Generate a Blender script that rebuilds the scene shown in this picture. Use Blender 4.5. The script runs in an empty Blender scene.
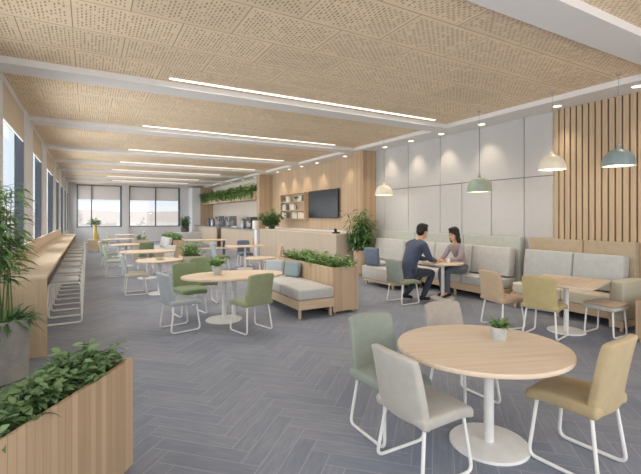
import bpy, bmesh, math, random
from mathutils import Vector, Matrix, noise as mnoise
random.seed(7)
PI = math.pi
R = math.radians
SC = bpy.context.scene
COL = SC.collection

# ------------------------------------------------------------------ camera, sky, exposure
CAM_H = 1.68
YAW = 29.5
F_PX = 411.0
cam_d = bpy.data.cameras.new('camera')
cam = bpy.data.objects.new('camera', cam_d)
COL.objects.link(cam)
cam.location = (0, 0, CAM_H)
cam.rotation_euler = (R(90), 0, -R(YAW))
cam_d.sensor_fit = 'HORIZONTAL'
cam_d.sensor_width = 36.0
cam_d.lens = 36.0 * F_PX / 641.0
cam_d.shift_y = -(237.0 - 216.5) / 641.0
cam_d.clip_end = 5000
SC.camera = cam
SC.view_settings.view_transform = 'Standard'
SC.view_settings.look = 'None'
SC.view_settings.gamma = 1.0
SC.view_settings.use_curve_mapping = False
SC.view_settings.exposure = -0.14
SC.cycles.max_bounces = 8
SC.cycles.diffuse_bounces = 5
SC.cycles.sample_clamp_indirect = 4.0

SKY = 1.3
wd = bpy.data.worlds.new('sky')
SC.world = wd
wd.use_nodes = True
wn = wd.node_tree.nodes
wl = wd.node_tree.links
wn.clear()
wo = wn.new('ShaderNodeOutputWorld')
wb = wn.new('ShaderNodeBackground')
wc = wn.new('ShaderNodeTexCoord')
wx = wn.new('ShaderNodeSeparateXYZ')
wr = wn.new('ShaderNodeValToRGB')
wl.new(wc.outputs['Generated'], wx.inputs[0])
wl.new(wx.outputs['Z'], wr.inputs[0])
els = wr.color_ramp.elements
els[0].position = 0.0
els[0].color = (0.86, 0.80, 0.76, 1)
els[1].position = 1.0
els[1].color = (0.86, 0.90, 0.97, 1)
e = els.new(0.012)
e.color = (0.92, 0.92, 0.94, 1)
e = els.new(0.05)
e.color = (0.80, 0.87, 0.95, 1)
wl.new(wr.outputs[0], wb.inputs[0])
wb.inputs[1].default_value = SKY
wl.new(wb.outputs[0], wo.inputs[0])

LED_POWER = 2.3
LED_W = 62.0
SPOT_W = 26.0


def area_light(name, loc, rot, sx, sy, watts, spread=140.0, col=(1.0, 0.98, 0.96)):
    """soft daylight at one window, or the added fill behind the camera"""
    ld = bpy.data.lights.new(name, 'AREA')
    ld.shape = 'RECTANGLE'
    ld.size, ld.size_y = sx, sy
    ld.energy = watts
    ld.spread = math.radians(spread)
    ld.color = col
    o = bpy.data.objects.new(name, ld)
    SC.collection.objects.link(o)
    o.location = loc
    o.rotation_euler = rot
    return o


WIN_W = 20.0          # per square metre of glass
for a_, b_ in ((-1.2, 2.2), (3.0, 6.1), (7.3, 9.72), (10.95, 13.2), (14.4, 17.2), (18.5, 20.5), (21.6, 23.8), (24.9, 26.8), (27.9, 29.6)):
    area_light('side_window_daylight', (-1.28, (a_ + b_) / 2, 2.2), (0, -R(90), 0), 2.6, b_ - a_, WIN_W * 2.6 * (b_ - a_) * (0.35 if b_ < 7 else 1.0))
area_light('rear_fill', (3.2, -1.95, 2.0), (R(90), 0, 0), 8.0, 3.2, 165.0, 170.0)  # soft fill added behind the camera to brighten the room; no window there


# ------------------------------------------------------------------ material helpers
def lin(c):
    out = []
    for v in c:
        v /= 255.0
        out.append(v / 12.92 if v <= 0.04045 else ((v + 0.055) / 1.055) ** 2.4)
    return (out[0], out[1], out[2], 1.0)


class NT:
    def __init__(self, name):
        self.m = bpy.data.materials.new(name)
        self.m.use_nodes = True
        self.t = self.m.node_tree
        self.n = self.t.nodes
        self.b = self.n['Principled BSDF']
        self.b.inputs['Specular IOR Level'].default_value = 0.3

    def new(self, k, **kw):
        nd = self.n.new(k)
        for a, v in kw.items():
            setattr(nd, a, v)
        return nd

    def link(self, a, b):
        self.t.links.new(a, b)

    def put(self, sock, v):
        if hasattr(v, 'is_linked') or hasattr(v, 'links'):
            self.link(v, sock)
        else:
            sock.default_value = v

    def math(self, op, a, b=None, c=None):
        nd = self.new('ShaderNodeMath', operation=op)
        self.put(nd.inputs[0], a)
        if b is not None:
            self.put(nd.inputs[1], b)
        if c is not None:
            self.put(nd.inputs[2], c)
        return nd.outputs[0]

    def coords(self):
        tc = self.new('ShaderNodeTexCoord')
        sp = self.new('ShaderNodeSeparateXYZ')
        self.link(tc.outputs['Object'], sp.inputs[0])
        return tc.outputs['Object'], sp.outputs[0], sp.outputs[1], sp.outputs[2]

    def vec(self, x, y, z):
        nd = self.new('ShaderNodeCombineXYZ')
        for i, v in enumerate((x, y, z)):
            self.put(nd.inputs[i], v)
        return nd.outputs[0]

    def scale(self, v, s):
        nd = self.new('ShaderNodeMapping')
        self.link(v, nd.inputs[0])
        nd.inputs['Scale'].default_value = s
        return nd.outputs[0]

    def noise(self, v, sc, det=3.0, rough=0.55):
        nd = self.new('ShaderNodeTexNoise')
        self.link(v, nd.inputs['Vector'])
        nd.inputs['Scale'].default_value = sc
        nd.inputs['Detail'].default_value = det
        nd.inputs['Roughness'].default_value = rough
        return nd.outputs['Fac']

    def white(self, v):
        nd = self.new('ShaderNodeTexWhiteNoise', noise_dimensions='3D')
        self.link(v, nd.inputs['Vector'])
        return nd.outputs['Value']

    def ramp(self, f, stops):
        nd = self.new('ShaderNodeValToRGB')
        self.link(f, nd.inputs[0])
        el = nd.color_ramp.elements
        el[0].position, el[0].color = stops[0]
        el[1].position, el[1].color = stops[-1]
        for p_, c_ in stops[1:-1]:
            q = el.new(p_)
            q.color = c_
        return nd.outputs[0]

    def mix(self, f, a, b):
        nd = self.new('ShaderNodeMix', data_type='RGBA')
        self.put(nd.inputs[0], f)
        self.put(nd.inputs[6], a)
        self.put(nd.inputs[7], b)
        return nd.outputs[2]

    def bump(self, h, s, d=0.01):
        nd = self.new('ShaderNodeBump')
        self.link(h, nd.inputs['Height'])
        nd.inputs['Strength'].default_value = s
        nd.inputs['Distance'].default_value = d
        self.link(nd.outputs[0], self.b.inputs['Normal'])

    def done(self, col, rough=0.6):
        self.put(self.b.inputs['Base Color'], col)
        self.put(self.b.inputs['Roughness'], rough)
        return self.m


def mul(c, k):
    return (c[0] * k, c[1] * k, c[2] * k, 1.0)


def m_plain(name, rgb, rough=0.5, metal=0.0, var=0.06):
    t = NT(name)
    o, x, y, z = t.coords()
    c = lin(rgb)
    f = t.noise(o, 9.0)
    t.b.inputs['Metallic'].default_value = metal
    return t.done(t.ramp(f, [(0.3, mul(c, 1 - var)), (0.7, mul(c, 1 + var))]), rough)


def m_wood(name, rgb, axis=0, rough=0.45, var=0.16):
    """oak with its grain along one local axis"""
    t = NT(name)
    o, x, y, z = t.coords()
    s = [14.0, 14.0, 14.0]
    s[axis] = 0.9
    v = t.scale(o, tuple(s))
    g = t.noise(v, 1.6, 5.0, 0.6)
    s2 = [60.0, 60.0, 60.0]
    s2[axis] = 2.0
    g2 = t.noise(t.scale(o, tuple(s2)), 1.0, 3.0)
    f = t.math('ADD', t.math('MULTIPLY', g, 0.65), t.math('MULTIPLY', g2, 0.35))
    c = lin(rgb)
    d = (c[0] * (1 - 1.1 * var), c[1] * (1 - 1.5 * var), c[2] * (1 - 1.9 * var), 1)
    return t.done(t.ramp(f, [(0.32, d), (0.5, c), (0.68, mul(c, 1 + var * 0.7))]), rough)


def m_slat(name, rgb, pitch=0.06, groove=0.06, var=0.14, dark=0.62):
    """vertical boards: one tint per board, a fine groove between two"""
    t = NT(name)
    o, x, y, z = t.coords()
    u = t.math('DIVIDE', t.math('ADD', t.math('ADD', x, y), 50.013), pitch)
    i = t.math('FLOOR', u)
    fr = t.math('FRACT', u)
    wv = t.white(t.vec(i, 3.1, 7.7))
    g = t.noise(t.vec(t.math('MULTIPLY', t.math('ADD', x, y), 34.0), t.math('MULTIPLY', i, 7.3), t.math('MULTIPLY', z, 1.3)), 1.0, 4.0)
    f = t.math('ADD', t.math('MULTIPLY', wv, 0.55), t.math('MULTIPLY', g, 0.45))
    c = lin(rgb)
    d = (c[0] * (1 - var), c[1] * (1 - 1.3 * var), c[2] * (1 - 1.6 * var), 1)
    base = t.ramp(f, [(0.15, d), (0.5, c), (0.85, mul(c, 1 + var * 0.7))])
    gm = t.math('LESS_THAN', fr, groove)
    t.bump(t.math('SUBTRACT', 1.0, gm), 0.5, 0.006)
    return t.done(t.mix(gm, base, mul(c, dark)), 0.5)


def m_fabric(name, rgb, var=0.14, scale=260.0):
    t = NT(name)
    o, x, y, z = t.coords()
    c = lin(rgb)
    w = t.noise(o, scale, 2.0)
    b = t.noise(o, 11.0, 3.0)
    f = t.math('ADD', t.math('MULTIPLY', w, 0.6), t.math('MULTIPLY', b, 0.4))
    t.b.inputs['Specular IOR Level'].default_value = 0.12
    t.b.inputs['Sheen Weight'].default_value = 0.15
    t.bump(w, 0.25, 0.004)
    return t.done(t.ramp(f, [(0.3, mul(c, 1 - var)), (0.7, mul(c, 1 + var))]), 0.92)


def m_blind(name, rgb, thru):
    t = NT(name)
    o, x, y, z = t.coords()
    c = lin(rgb)
    col = t.ramp(t.noise(o, 160.0, 2.0), [(0.3, mul(c, 0.97)), (0.7, mul(c, 1.02))])
    tr = t.new('ShaderNodeBsdfTranslucent')
    t.link(col, tr.inputs[0])
    mx = t.new('ShaderNodeMixShader')
    mx.inputs[0].default_value = thru
    t.link(t.b.outputs[0], mx.inputs[1])
    t.link(tr.outputs[0], mx.inputs[2])
    t.link(mx.outputs[0], t.n['Material Output'].inputs[0])
    return t.done(col, 0.9)


def m_leaf(name, rgb, rgb2):
    t = NT(name)
    g = t.new('ShaderNodeNewGeometry')
    c = t.ramp(g.outputs['Random Per Island'], [(0.0, lin(rgb)), (1.0, lin(rgb2))])
    t.b.inputs['Subsurface Weight'].default_value = 0.0
    tr = t.new('ShaderNodeBsdfTranslucent')
    t.link(c, tr.inputs[0])
    mx = t.new('ShaderNodeMixShader')
    mx.inputs[0].default_value = 0.22
    out = t.n['Material Output']
    t.link(t.b.outputs[0], mx.inputs[1])
    t.link(tr.outputs[0], mx.inputs[2])
    t.link(mx.outputs[0], out.inputs[0])
    return t.done(c, 0.45)


def m_emit(name, rgb, s):
    t = NT(name)
    t.b.inputs['Emission Color'].default_value = lin(rgb)
    t.b.inputs['Emission Strength'].default_value = s
    return t.done(lin(rgb), 0.5)


def m_concrete(name, rgb):
    t = NT(name)
    o, x, y, z = t.coords()
    c = lin(rgb)
    f = t.math('ADD', t.math('MULTIPLY', t.noise(o, 7.0, 5.0), 0.5), t.math('MULTIPLY', t.noise(o, 90.0, 3.0), 0.5))
    t.bump(f, 0.3, 0.01)
    return t.done(t.ramp(f, [(0.35, mul(c, 0.78)), (0.65, mul(c, 1.12))]), 0.85)


def m_floor():
    """herringbone planks laid at 45 degrees, a lighter joint round each plank"""
    t = NT('herringbone_plank_floor')
    o, x, y, z = t.coords()
    w, n = 0.14, 5.0
    k = 0.70710678
    a = t.math('DIVIDE', t.math('ADD', t.math('MULTIPLY', t.math('ADD', x, y), k), 60.03), w)
    b = t.math('DIVIDE', t.math('ADD', t.math('MULTIPLY', t.math('SUBTRACT', y, x), k), 60.05), w)
    i, j = t.math('FLOOR', a), t.math('FLOOR', b)
    fa, fb = t.math('FRACT', a), t.math('FRACT', b)
    m = t.math('FLOORED_MODULO', t.math('SUBTRACT', i, j), 2 * n)
    hz = t.math('LESS_THAN', m, n - 0.5)
    inv = t.math('SUBTRACT', 1.0, hz)
    k2 = t.math('SUBTRACT', 2 * n - 1, m)
    al = t.math('ADD', t.math('MULTIPLY', hz, t.math('ADD', m, fa)), t.math('MULTIPLY', inv, t.math('ADD', k2, fb)))
    ac = t.math('ADD', t.math('MULTIPLY', hz, fb), t.math('MULTIPLY', inv, fa))
    idx = t.math('SUBTRACT', i, t.math('MULTIPLY', hz, m))
    idy = t.math('SUBTRACT', j, t.math('MULTIPLY', inv, k2))
    rnd = t.white(t.vec(idx, idy, hz))
    g = t.noise(t.vec(t.math('ADD', t.math('MULTIPLY', al, 0.55), t.math('MULTIPLY', rnd, 40.0)), t.math('MULTIPLY', ac, 5.0), t.math('MULTIPLY', rnd, 9.0)), 1.3, 5.0, 0.6)
    f = t.math('ADD', t.math('MULTIPLY', rnd, 0.1), t.math('MULTIPLY', g, 0.5))
    f = t.math('ADD', f, t.math('MULTIPLY', t.noise(o, 1.1, 3.0), 0.28))
    base = t.ramp(f, [(0.26, lin((108, 117, 134))), (0.45, lin((126, 132, 146))), (0.66, lin((154, 155, 160)))])
    e1 = t.math('LESS_THAN', ac, 0.035)
    e2 = t.math('LESS_THAN', al, 0.035)
    jm = t.math('MULTIPLY', t.math('MAXIMUM', e1, e2), 0.55)
    t.b.inputs['Specular IOR Level'].default_value = 0.4
    t.bump(g, 0.08, 0.004)
    return t.done(t.mix(jm, base, lin((182, 181, 181))), t.math('ADD', t.math('MULTIPLY', g, 0.2), 0.42))


def m_ceiling():
    """perforated oak panels laid in a half bond"""
    t = NT('perforated_oak_ceiling')
    o, x, y, z = t.coords()
    ph, pw = 0.70, 1.04
    v0 = t.math('DIVIDE', t.math('ADD', y, 7.0 - 0.35), ph)
    row = t.math('FLOOR', v0)
    v = t.math('FRACT', v0)
    odd = t.math('FLOORED_MODULO', row, 2.0)
    u0 = t.math('DIVIDE', t.math('ADD', x, t.math('ADD', 10.55, t.math('MULTIPLY', odd, pw / 2))), pw)
    pid = t.math('FLOOR', u0)
    u = t.math('FRACT', u0)
    cu = t.math('MULTIPLY', u, 27.0)
    ci = t.math('FLOOR', cu)
    cv = t.math('ADD', t.math('MULTIPLY', v, 10.0), t.math('MULTIPLY', t.math('FLOORED_MODULO', ci, 2.0), 0.5))
    rn = t.white(t.vec(t.math('ADD', ci, t.math('MULTIPLY', pid, 31.0)), t.math('FLOOR', cv), row))
    hw = t.math('ADD', 0.13, t.math('MULTIPLY', rn, 0.1))
    hh = t.math('ADD', 0.2, t.math('MULTIPLY', rn, 0.16))
    s1 = t.math('LESS_THAN', t.math('ABSOLUTE', t.math('SUBTRACT', t.math('FRACT', cu), 0.5)), hw)
    s2 = t.math('LESS_THAN', t.math('ABSOLUTE', t.math('SUBTRACT', t.math('FRACT', cv), 0.5)), hh)
    mg = t.math('MULTIPLY', t.math('LESS_THAN', t.math('ABSOLUTE', t.math('SUBTRACT', u, 0.5)), 0.455),
                t.math('LESS_THAN', t.math('ABSOLUTE', t.math('SUBTRACT', v, 0.5)), 0.42))
    hole = t.math('MULTIPLY', t.math('MULTIPLY', s1, s2), mg)
    hole = t.math('MULTIPLY', hole, t.math('GREATER_THAN', rn, 0.12))
    jt = t.math('MAXIMUM', t.math('LESS_THAN', u, 0.01), t.math('LESS_THAN', v, 0.014))
    g = t.noise(t.scale(o, (3.0, 26.0, 3.0)), 1.0, 5.0)
    pr = t.white(t.vec(pid, row, 2.0))
    f = t.math('ADD', t.math('MULTIPLY', g, 0.75), t.math('MULTIPLY', pr, 0.25))
    c = lin((232, 212, 184))
    base = t.ramp(f, [(0.25, mul(c, 0.86)), (0.55, c), (0.8, mul(c, 1.1))])
    col = t.mix(t.math('MULTIPLY', hole, 0.62), base, lin((96, 78, 58)))
    col = t.mix(t.math('MULTIPLY', jt, 0.7), col, lin((104, 84, 60)))
    return t.done(col, 0.6)


def m_glass():
    t = NT('window_glass')
    tr = t.new('ShaderNodeBsdfTransparent')
    tr.inputs[0].default_value = (0.95, 0.97, 0.98, 1)
    gl = t.new('ShaderNodeBsdfGlossy')
    gl.inputs['Roughness'].default_value = 0.02
    mx = t.new('ShaderNodeMixShader')
    mx.inputs[0].default_value = 0.06
    t.link(tr.outputs[0], mx.inputs[1])
    t.link(gl.outputs[0], mx.inputs[2])
    t.link(mx.outputs[0], t.n['Material Output'].inputs[0])
    return t.m


M = dict(
    floor=m_floor(), ceiling=m_ceiling(), glass=m_glass(),
    white=m_plain('white_paint', (226, 228, 231), 0.55, 0.0, 0.015),
    beam=m_plain('beam_white_paint', (222, 221, 221), 0.6, 0.0, 0.015),
    sill=m_plain('pale_grey_wall', (212, 212, 214), 0.6, 0.0, 0.02),
    metal=m_plain('white_powder_coat', (228, 227, 224), 0.35),
    greymetal=m_plain('grey_powder_coat', (150, 152, 155), 0.4),
    frame=m_plain('slate_window_frame', (60, 66, 74), 0.4),
    framef=m_plain('grey_window_frame', (104, 112, 122), 0.4),
    top=m_wood('oak_table_top', (212, 193, 171), 0, 0.45, 0.1),
    topy=m_wood('oak_counter_top', (208, 190, 166), 1, 0.45, 0.1),
    oakz=m_wood('oak_upright', (190, 168, 140), 2, 0.45, 0.1),
    oakx=m_wood('oak_rail', (198, 176, 148), 0, 0.45, 0.1),
    slat=m_slat('oak_slat_cladding', (184, 160, 132), 0.05, 0.07, 0.18, 0.72),
    slatd=m_slat('oak_slat_desk', (190, 176, 158), 0.05, 0.08, 0.06, 0.8),
    slatw=m_slat('oak_slat_wall', (188, 166, 140), 0.085, 0.05, 0.1, 0.7),
    slatlath=m_wood('oak_lath', (180, 159, 133), 2, 0.45, 0.1),
    darkoak=m_plain('dark_oak_backing', (126, 102, 78), 0.7),
    blind=m_blind('cream_blind_fabric', (216, 204, 186), 0.1),
    blindw=m_blind('pale_blind_fabric', (236, 232, 228), 0.6),
    panel=m_fabric('pale_grey_wall_felt', (186, 185, 185), 0.05, 60.0),
    joint=m_plain('grey_joint_backing', (128, 126, 124), 0.8),
    tile=m_slat('pale_kitchen_tile', (214, 205, 194), 0.12, 0.05, 0.04, 0.8),
    soil=m_concrete('dark_soil', (62, 50, 40)),
    concrete=m_concrete('speckled_concrete', (158, 156, 152)),
    pot=m_concrete('pale_concrete_pot', (186, 186, 182)),
    stem=m_plain('plant_stem', (92, 112, 62), 0.6),
    bark=m_plain('brown_bark', (104, 84, 62), 0.8),
    leaf=m_leaf('broad_leaf_green', (76, 108, 70), (142, 170, 116)),
    leafd=m_leaf('deep_leaf_green', (62, 98, 58), (118, 154, 96)),
    leafb=m_leaf('bright_leaf_green', (88, 124, 70), (150, 178, 112)),
    sage=m_fabric('sage_green_fabric', (142, 150, 140)),
    green=m_fabric('olive_green_fabric', (144, 150, 118)),
    palegreen=m_fabric('pale_green_fabric', (176, 188, 172)),
    midgreen=m_fabric('leaf_green_fabric', (124, 138, 106)),
    beige=m_fabric('oatmeal_fabric', (178, 174, 166)),
    taupe=m_fabric('taupe_fabric', (170, 162, 152)),
    mustard=m_fabric('sand_mustard_fabric', (176, 158, 124)),
    yellow=m_fabric('mustard_yellow_fabric', (182, 166, 122)),
    peach=m_fabric('tan_fabric', (188, 164, 138)),
    bluegrey=m_fabric('blue_grey_fabric', (164, 171, 174)),
    lightgrey=m_fabric('light_grey_fabric', (178, 180, 179)),
    warmgrey=m_fabric('warm_grey_fabric', (184, 182, 178)),
    paleseat=m_fabric('pale_cream_seat_fabric', (204, 196, 178)),
    greygreen=m_fabric('grey_green_fabric', (170, 174, 168)),
    tanback=m_fabric('beige_felt', (168, 154, 132)),
    armtan=m_fabric('pale_khaki_fabric', (180, 176, 158)),
    slate=m_fabric('slate_blue_fabric', (104, 116, 132)),
    teal=m_fabric('grey_teal_fabric', (128, 144, 148)),
    screen=m_plain('dark_screen', (44, 50, 56), 0.22),
    black=m_plain('black_plastic', (34, 34, 36), 0.4),
    steel=m_plain('brushed_steel', (150, 154, 160), 0.35, 0.6),
    darksteel=m_plain('dark_steel', (92, 98, 106), 0.4, 0.4),
    navy=m_fabric('navy_shirt_fabric', (70, 78, 96)),
    navyd=m_fabric('dark_navy_trouser_fabric', (56, 62, 76)),
    mauve=m_fabric('mauve_grey_top_fabric', (150, 138, 142)),
    greytrs=m_fabric('grey_trouser_fabric', (92, 96, 104)),
    skin=m_plain('skin', (206, 160, 132), 0.55),
    hair=m_plain('black_hair', (30, 25, 23), 0.45),
    shoe=m_plain('black_leather', (38, 36, 38), 0.4),
    eye=m_plain('dark_eye', (30, 24, 22), 0.3),
    lip=m_plain('lip', (170, 104, 94), 0.5),
    pcream=m_plain('cream_enamel', (232, 226, 208), 0.4),
    pgreen=m_plain('sage_enamel', (148, 163, 148), 0.4),
    pblue=m_plain('blue_grey_enamel', (136, 153, 156), 0.4),
    inner=m_emit('warm_lamp_bowl', (255, 240, 214), 1.6),
    led=m_emit('led_diffuser', (255, 240, 222), LED_POWER),
    spotdisc=m_emit('downlight_lens', (255, 236, 208), 5.0),
    hill=m_plain('hazy_hill', (242, 220, 204), 1.0, 0.0, 0.03),
    land=m_plain('hazy_land', (250, 232, 218), 1.0, 0.0, 0.02),
    yellowpot=m_plain('yellow_ceramic', (200, 186, 110), 0.35),
    bookw=m_plain('white_book_cover', (226, 224, 220), 0.6),
    bookb=m_plain('blue_book_cover', (96, 132, 170), 0.6),
    bookg=m_plain('grey_book_cover', (150, 150, 150), 0.6),
    bookt=m_plain('tan_book_cover', (206, 180, 140), 0.6),
    plum=m_plain('dark_plum_ceramic', (92, 78, 88), 0.4),
    paper=m_plain('book_paper', (236, 232, 222), 0.8),
)


# ------------------------------------------------------------------ mesh helpers
class MB:
    """collects shapes; build() links them as ONE mesh object"""

    def __init__(self):
        self.v, self.f, self.mi = [], [], []
        self.cur = 0

    def add(self, vs, fs, mat=None):
        o = len(self.v)
        if mat is not None:
            vs = [mat @ Vector(p) for p in vs]
        self.v.extend([tuple(p) for p in vs])
        self.f.extend([tuple(i + o for i in f) for f in fs])
        self.mi.extend([self.cur] * len(fs))
        return self

    def bm(self, b, mat=None):
        b.verts.ensure_lookup_table()
        b.verts.index_update()
        self.add([v.co.copy() for v in b.verts], [[v.index for v in f.verts] for f in b.faces], mat)
        b.free()
        return self

    def box(self, x0, x1, y0, y1, z0, z1, bev=0.0, seg=2, mat=None):
        if bev <= 0:
            vs = [(x, y, z) for z in (z0, z1) for y in (y0, y1) for x in (x0, x1)]
            fs = [(0, 2, 3, 1), (4, 5, 7, 6), (0, 1, 5, 4), (2, 6, 7, 3), (0, 4, 6, 2), (1, 3, 7, 5)]
            return self.add(vs, fs, mat)
        b = bmesh.new()
        bmesh.ops.create_cube(b, size=1.0)
        for v in b.verts:
            v.co = Vector(((x0 + x1) / 2 + v.co.x * (x1 - x0), (y0 + y1) / 2 + v.co.y * (y1 - y0), (z0 + z1) / 2 + v.co.z * (z1 - z0)))
        bmesh.ops.bevel(b, geom=list(b.edges), offset=min(bev, 0.49 * min(x1 - x0, y1 - y0, z1 - z0)), segments=seg, profile=0.5, affect='EDGES')
        return self.bm(b, mat)

    def tube(self, path, r, n=8, closed=False, mat=None):
        pts = [Vector(p) for p in path]
        m = len(pts)
        rs = r if isinstance(r, (list, tuple)) else [r] * m
        vs, fs = [], []
        nrm = None
        for i in range(m):
            if closed:
                d = (pts[(i + 1) % m] - pts[i - 1])
            else:
                d = pts[min(i + 1, m - 1)] - pts[max(i - 1, 0)]
            d.normalize()
            if nrm is None:
                a = Vector((0, 0, 1)) if abs(d.z) < 0.9 else Vector((1, 0, 0))
                nrm = d.cross(a).normalized()
            else:
                nrm = (nrm - d * nrm.dot(d))
                nrm = nrm.normalized() if nrm.length > 1e-6 else d.orthogonal().normalized()
            bn = d.cross(nrm)
            for k in range(n):
                a = 2 * PI * k / n
                vs.append(pts[i] + (nrm * math.cos(a) + bn * math.sin(a)) * rs[i])
        for i in range(m if closed else m - 1):
            for k in range(n):
                a, b2 = i * n + k, i * n + (k + 1) % n
                i2 = (i + 1) % m
                fs.append((a, b2, i2 * n + (k + 1) % n, i2 * n + k))
        if not closed:
            fs.append(tuple(range(n - 1, -1, -1)))
            fs.append(tuple((m - 1) * n + k for k in range(n)))
        return self.add(vs, fs, mat)

    def lathe(self, prof, n=32, sx=1.0, sy=1.0, mat=None, cap=True):
        vs, fs = [], []
        m = len(prof)
        for r, z in prof:
            for k in range(n):
                a = 2 * PI * k / n
                vs.append((r * math.cos(a) * sx, r * math.sin(a) * sy, z))
        for i in range(m - 1):
            for k in range(n):
                fs.append((i * n + k, i * n + (k + 1) % n, (i + 1) * n + (k + 1) % n, (i + 1) * n + k))
        if cap and prof[0][0] > 1e-5:
            fs.append(tuple(range(n - 1, -1, -1)))
        if cap and prof[-1][0] > 1e-5:
            fs.append(tuple((m - 1) * n + k for k in range(n)))
        return self.add(vs, fs, mat)

    def sphere(self, c, rad, n=16, m=10, mat=None):
        vs, fs = [], []
        rx, ry, rz = rad if isinstance(rad, (tuple, list)) else (rad,) * 3
        for i in range(m + 1):
            th = PI * i / m
            for k in range(n):
                a = 2 * PI * k / n
                vs.append((c[0] + rx * math.sin(th) * math.cos(a), c[1] + ry * math.sin(th) * math.sin(a), c[2] + rz * math.cos(th)))
        for i in range(m):
            for k in range(n):
                fs.append((i * n + k, (i + 1) * n + k, (i + 1) * n + (k + 1) % n, i * n + (k + 1) % n))
        return self.add(vs, fs, mat)

    def leaf(self, p, d, L, W, droop=0.3, roll=0.0):
        d = Vector(d).normalized()
        up = Vector((0, 0, 1))
        sd = d.cross(up)
        sd = sd.normalized() if sd.length > 1e-3 else Vector((1, 0, 0))
        nn = sd.cross(d).normalized()
        if roll:
            q = Matrix.Rotation(roll, 3, d)
            sd, nn = q @ sd, q @ nn
        p = Vector(p)
        pts = []
        for s, w in ((0.0, 0.06), (0.3, 0.85), (0.62, 0.9), (1.0, 0.0)):
            c = p + d * (L * s) - Vector((0, 0, 1)) * (L * droop * s * s)
            if w == 0.0:
                pts.append([c])
            else:
                pts.append([c + sd * (W * w / 2) + nn * (W * 0.12 * w), c, c - sd * (W * w / 2) + nn * (W * 0.12 * w)])
        vs = pts[0] + pts[1] + pts[2] + pts[3]
        fs = [(0, 1, 4, 3), (1, 2, 5, 4), (3, 4, 7, 6), (4, 5, 8, 7), (6, 7, 9), (7, 8, 9)]
        return self.add(vs, fs)

    def build(self, name, mats, parent=None, smooth=True, angle=40):
        me = bpy.data.meshes.new(name)
        me.from_pydata(self.v, [], self.f)
        if not isinstance(mats, (list, tuple)):
            mats = [mats]
        for m in mats:
            me.materials.append(m)
        if len(mats) > 1:
            me.polygons.foreach_set('material_index', self.mi)
        if smooth:
            me.polygons.foreach_set('use_smooth', [True] * len(me.polygons))
            me.set_sharp_from_angle(angle=R(angle))
        me.update()
        o = bpy.data.objects.new(name, me)
        COL.objects.link(o)
        if parent is not None:
            o.parent = parent
        return o


def clean(o):
    """recalculate the normals of a finished mesh"""
    b = bmesh.new()
    b.from_mesh(o.data)
    bmesh.ops.recalc_face_normals(b, faces=b.faces)
    b.to_mesh(o.data)
    b.free()
    return o


def fillet(pts, r, n=4, closed=False):
    """round the corners of a polyline"""
    P = [Vector(p) for p in pts]
    out = []
    m = len(P)
    for i in range(m):
        if not closed and i in (0, m - 1):
            out.append(P[i])
            continue
        a, b, c = P[i - 1], P[i], P[(i + 1) % m]
        u, v = (a - b), (c - b)
        k = min(r, u.length * 0.45, v.length * 0.45)
        s, e2 = b + u.normalized() * k, b + v.normalized() * k
        for q in range(n + 1):
            t = q / n
            out.append(s * (1 - t) ** 2 + b * 2 * t * (1 - t) + e2 * t * t)
    return out


def tag(o, label, cat, group=None, kind=None):
    o['label'] = label
    o['category'] = cat
    if group:
        o['group'] = group
    if kind:
        o['kind'] = kind
    return o


def thing(name, label, cat, loc=(0, 0, 0), rz=0.0, group=None):
    o = bpy.data.objects.new(name, None)
    o.empty_display_size = 0.1
    COL.objects.link(o)
    o.location = loc
    o.rotation_euler = (0, 0, rz)
    return tag(o, label, cat, group)


def dup(root, loc, rz, label, group=None):
    r = root.copy()
    COL.objects.link(r)
    r.location = loc
    r.rotation_euler = (0, 0, rz)
    r['label'] = label
    if group:
        r['group'] = group
    for ch in list(root.children):
        c = ch.copy()
        COL.objects.link(c)
        c.parent = r
        for g in list(ch.children):
            d = g.copy()
            COL.objects.link(d)
            d.parent = c
    return r


def struct(name, mb, mat, label=None, smooth=False):
    o = mb.build(name, mat, smooth=smooth)
    o['kind'] = 'structure'
    if label:
        o['label'] = label
    return o


# ------------------------------------------------------------------ the setting
XL, XR, YF, YB = -1.05, 7.65, 30.0, -2.0
ZC, ZS, XS = 3.75, 3.66, 6.98
struct('floor', MB().box(-1.6, 7.95, YB, 30.3, -0.2, 0.0), M['floor'])
struct('ceiling', MB().box(-1.6, 7.95, YB, 30.3, ZC, ZC + 0.2), M['ceiling'])
struct('trim_1', MB().box(XS, XR + 0.3, YB, 30.0, ZS, ZC), M['beam'], 'white lowered ceiling margin along the right wall holding the downlights')
BEAMS = [(2.2, 2.62), (6.62, 7.06), (10.28, 10.74), (14.07, 14.52), (17.37, 17.82), (20.34, 20.78), (23.74, 24.17), (26.44, 26.87)]
for i, (a, b) in enumerate(BEAMS):
    struct('trim_%d' % (i + 2), MB().box(XL - 0.3, XS, a, b, ZS, ZC), M['beam'], 'white ceiling beam crossing the room')

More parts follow.
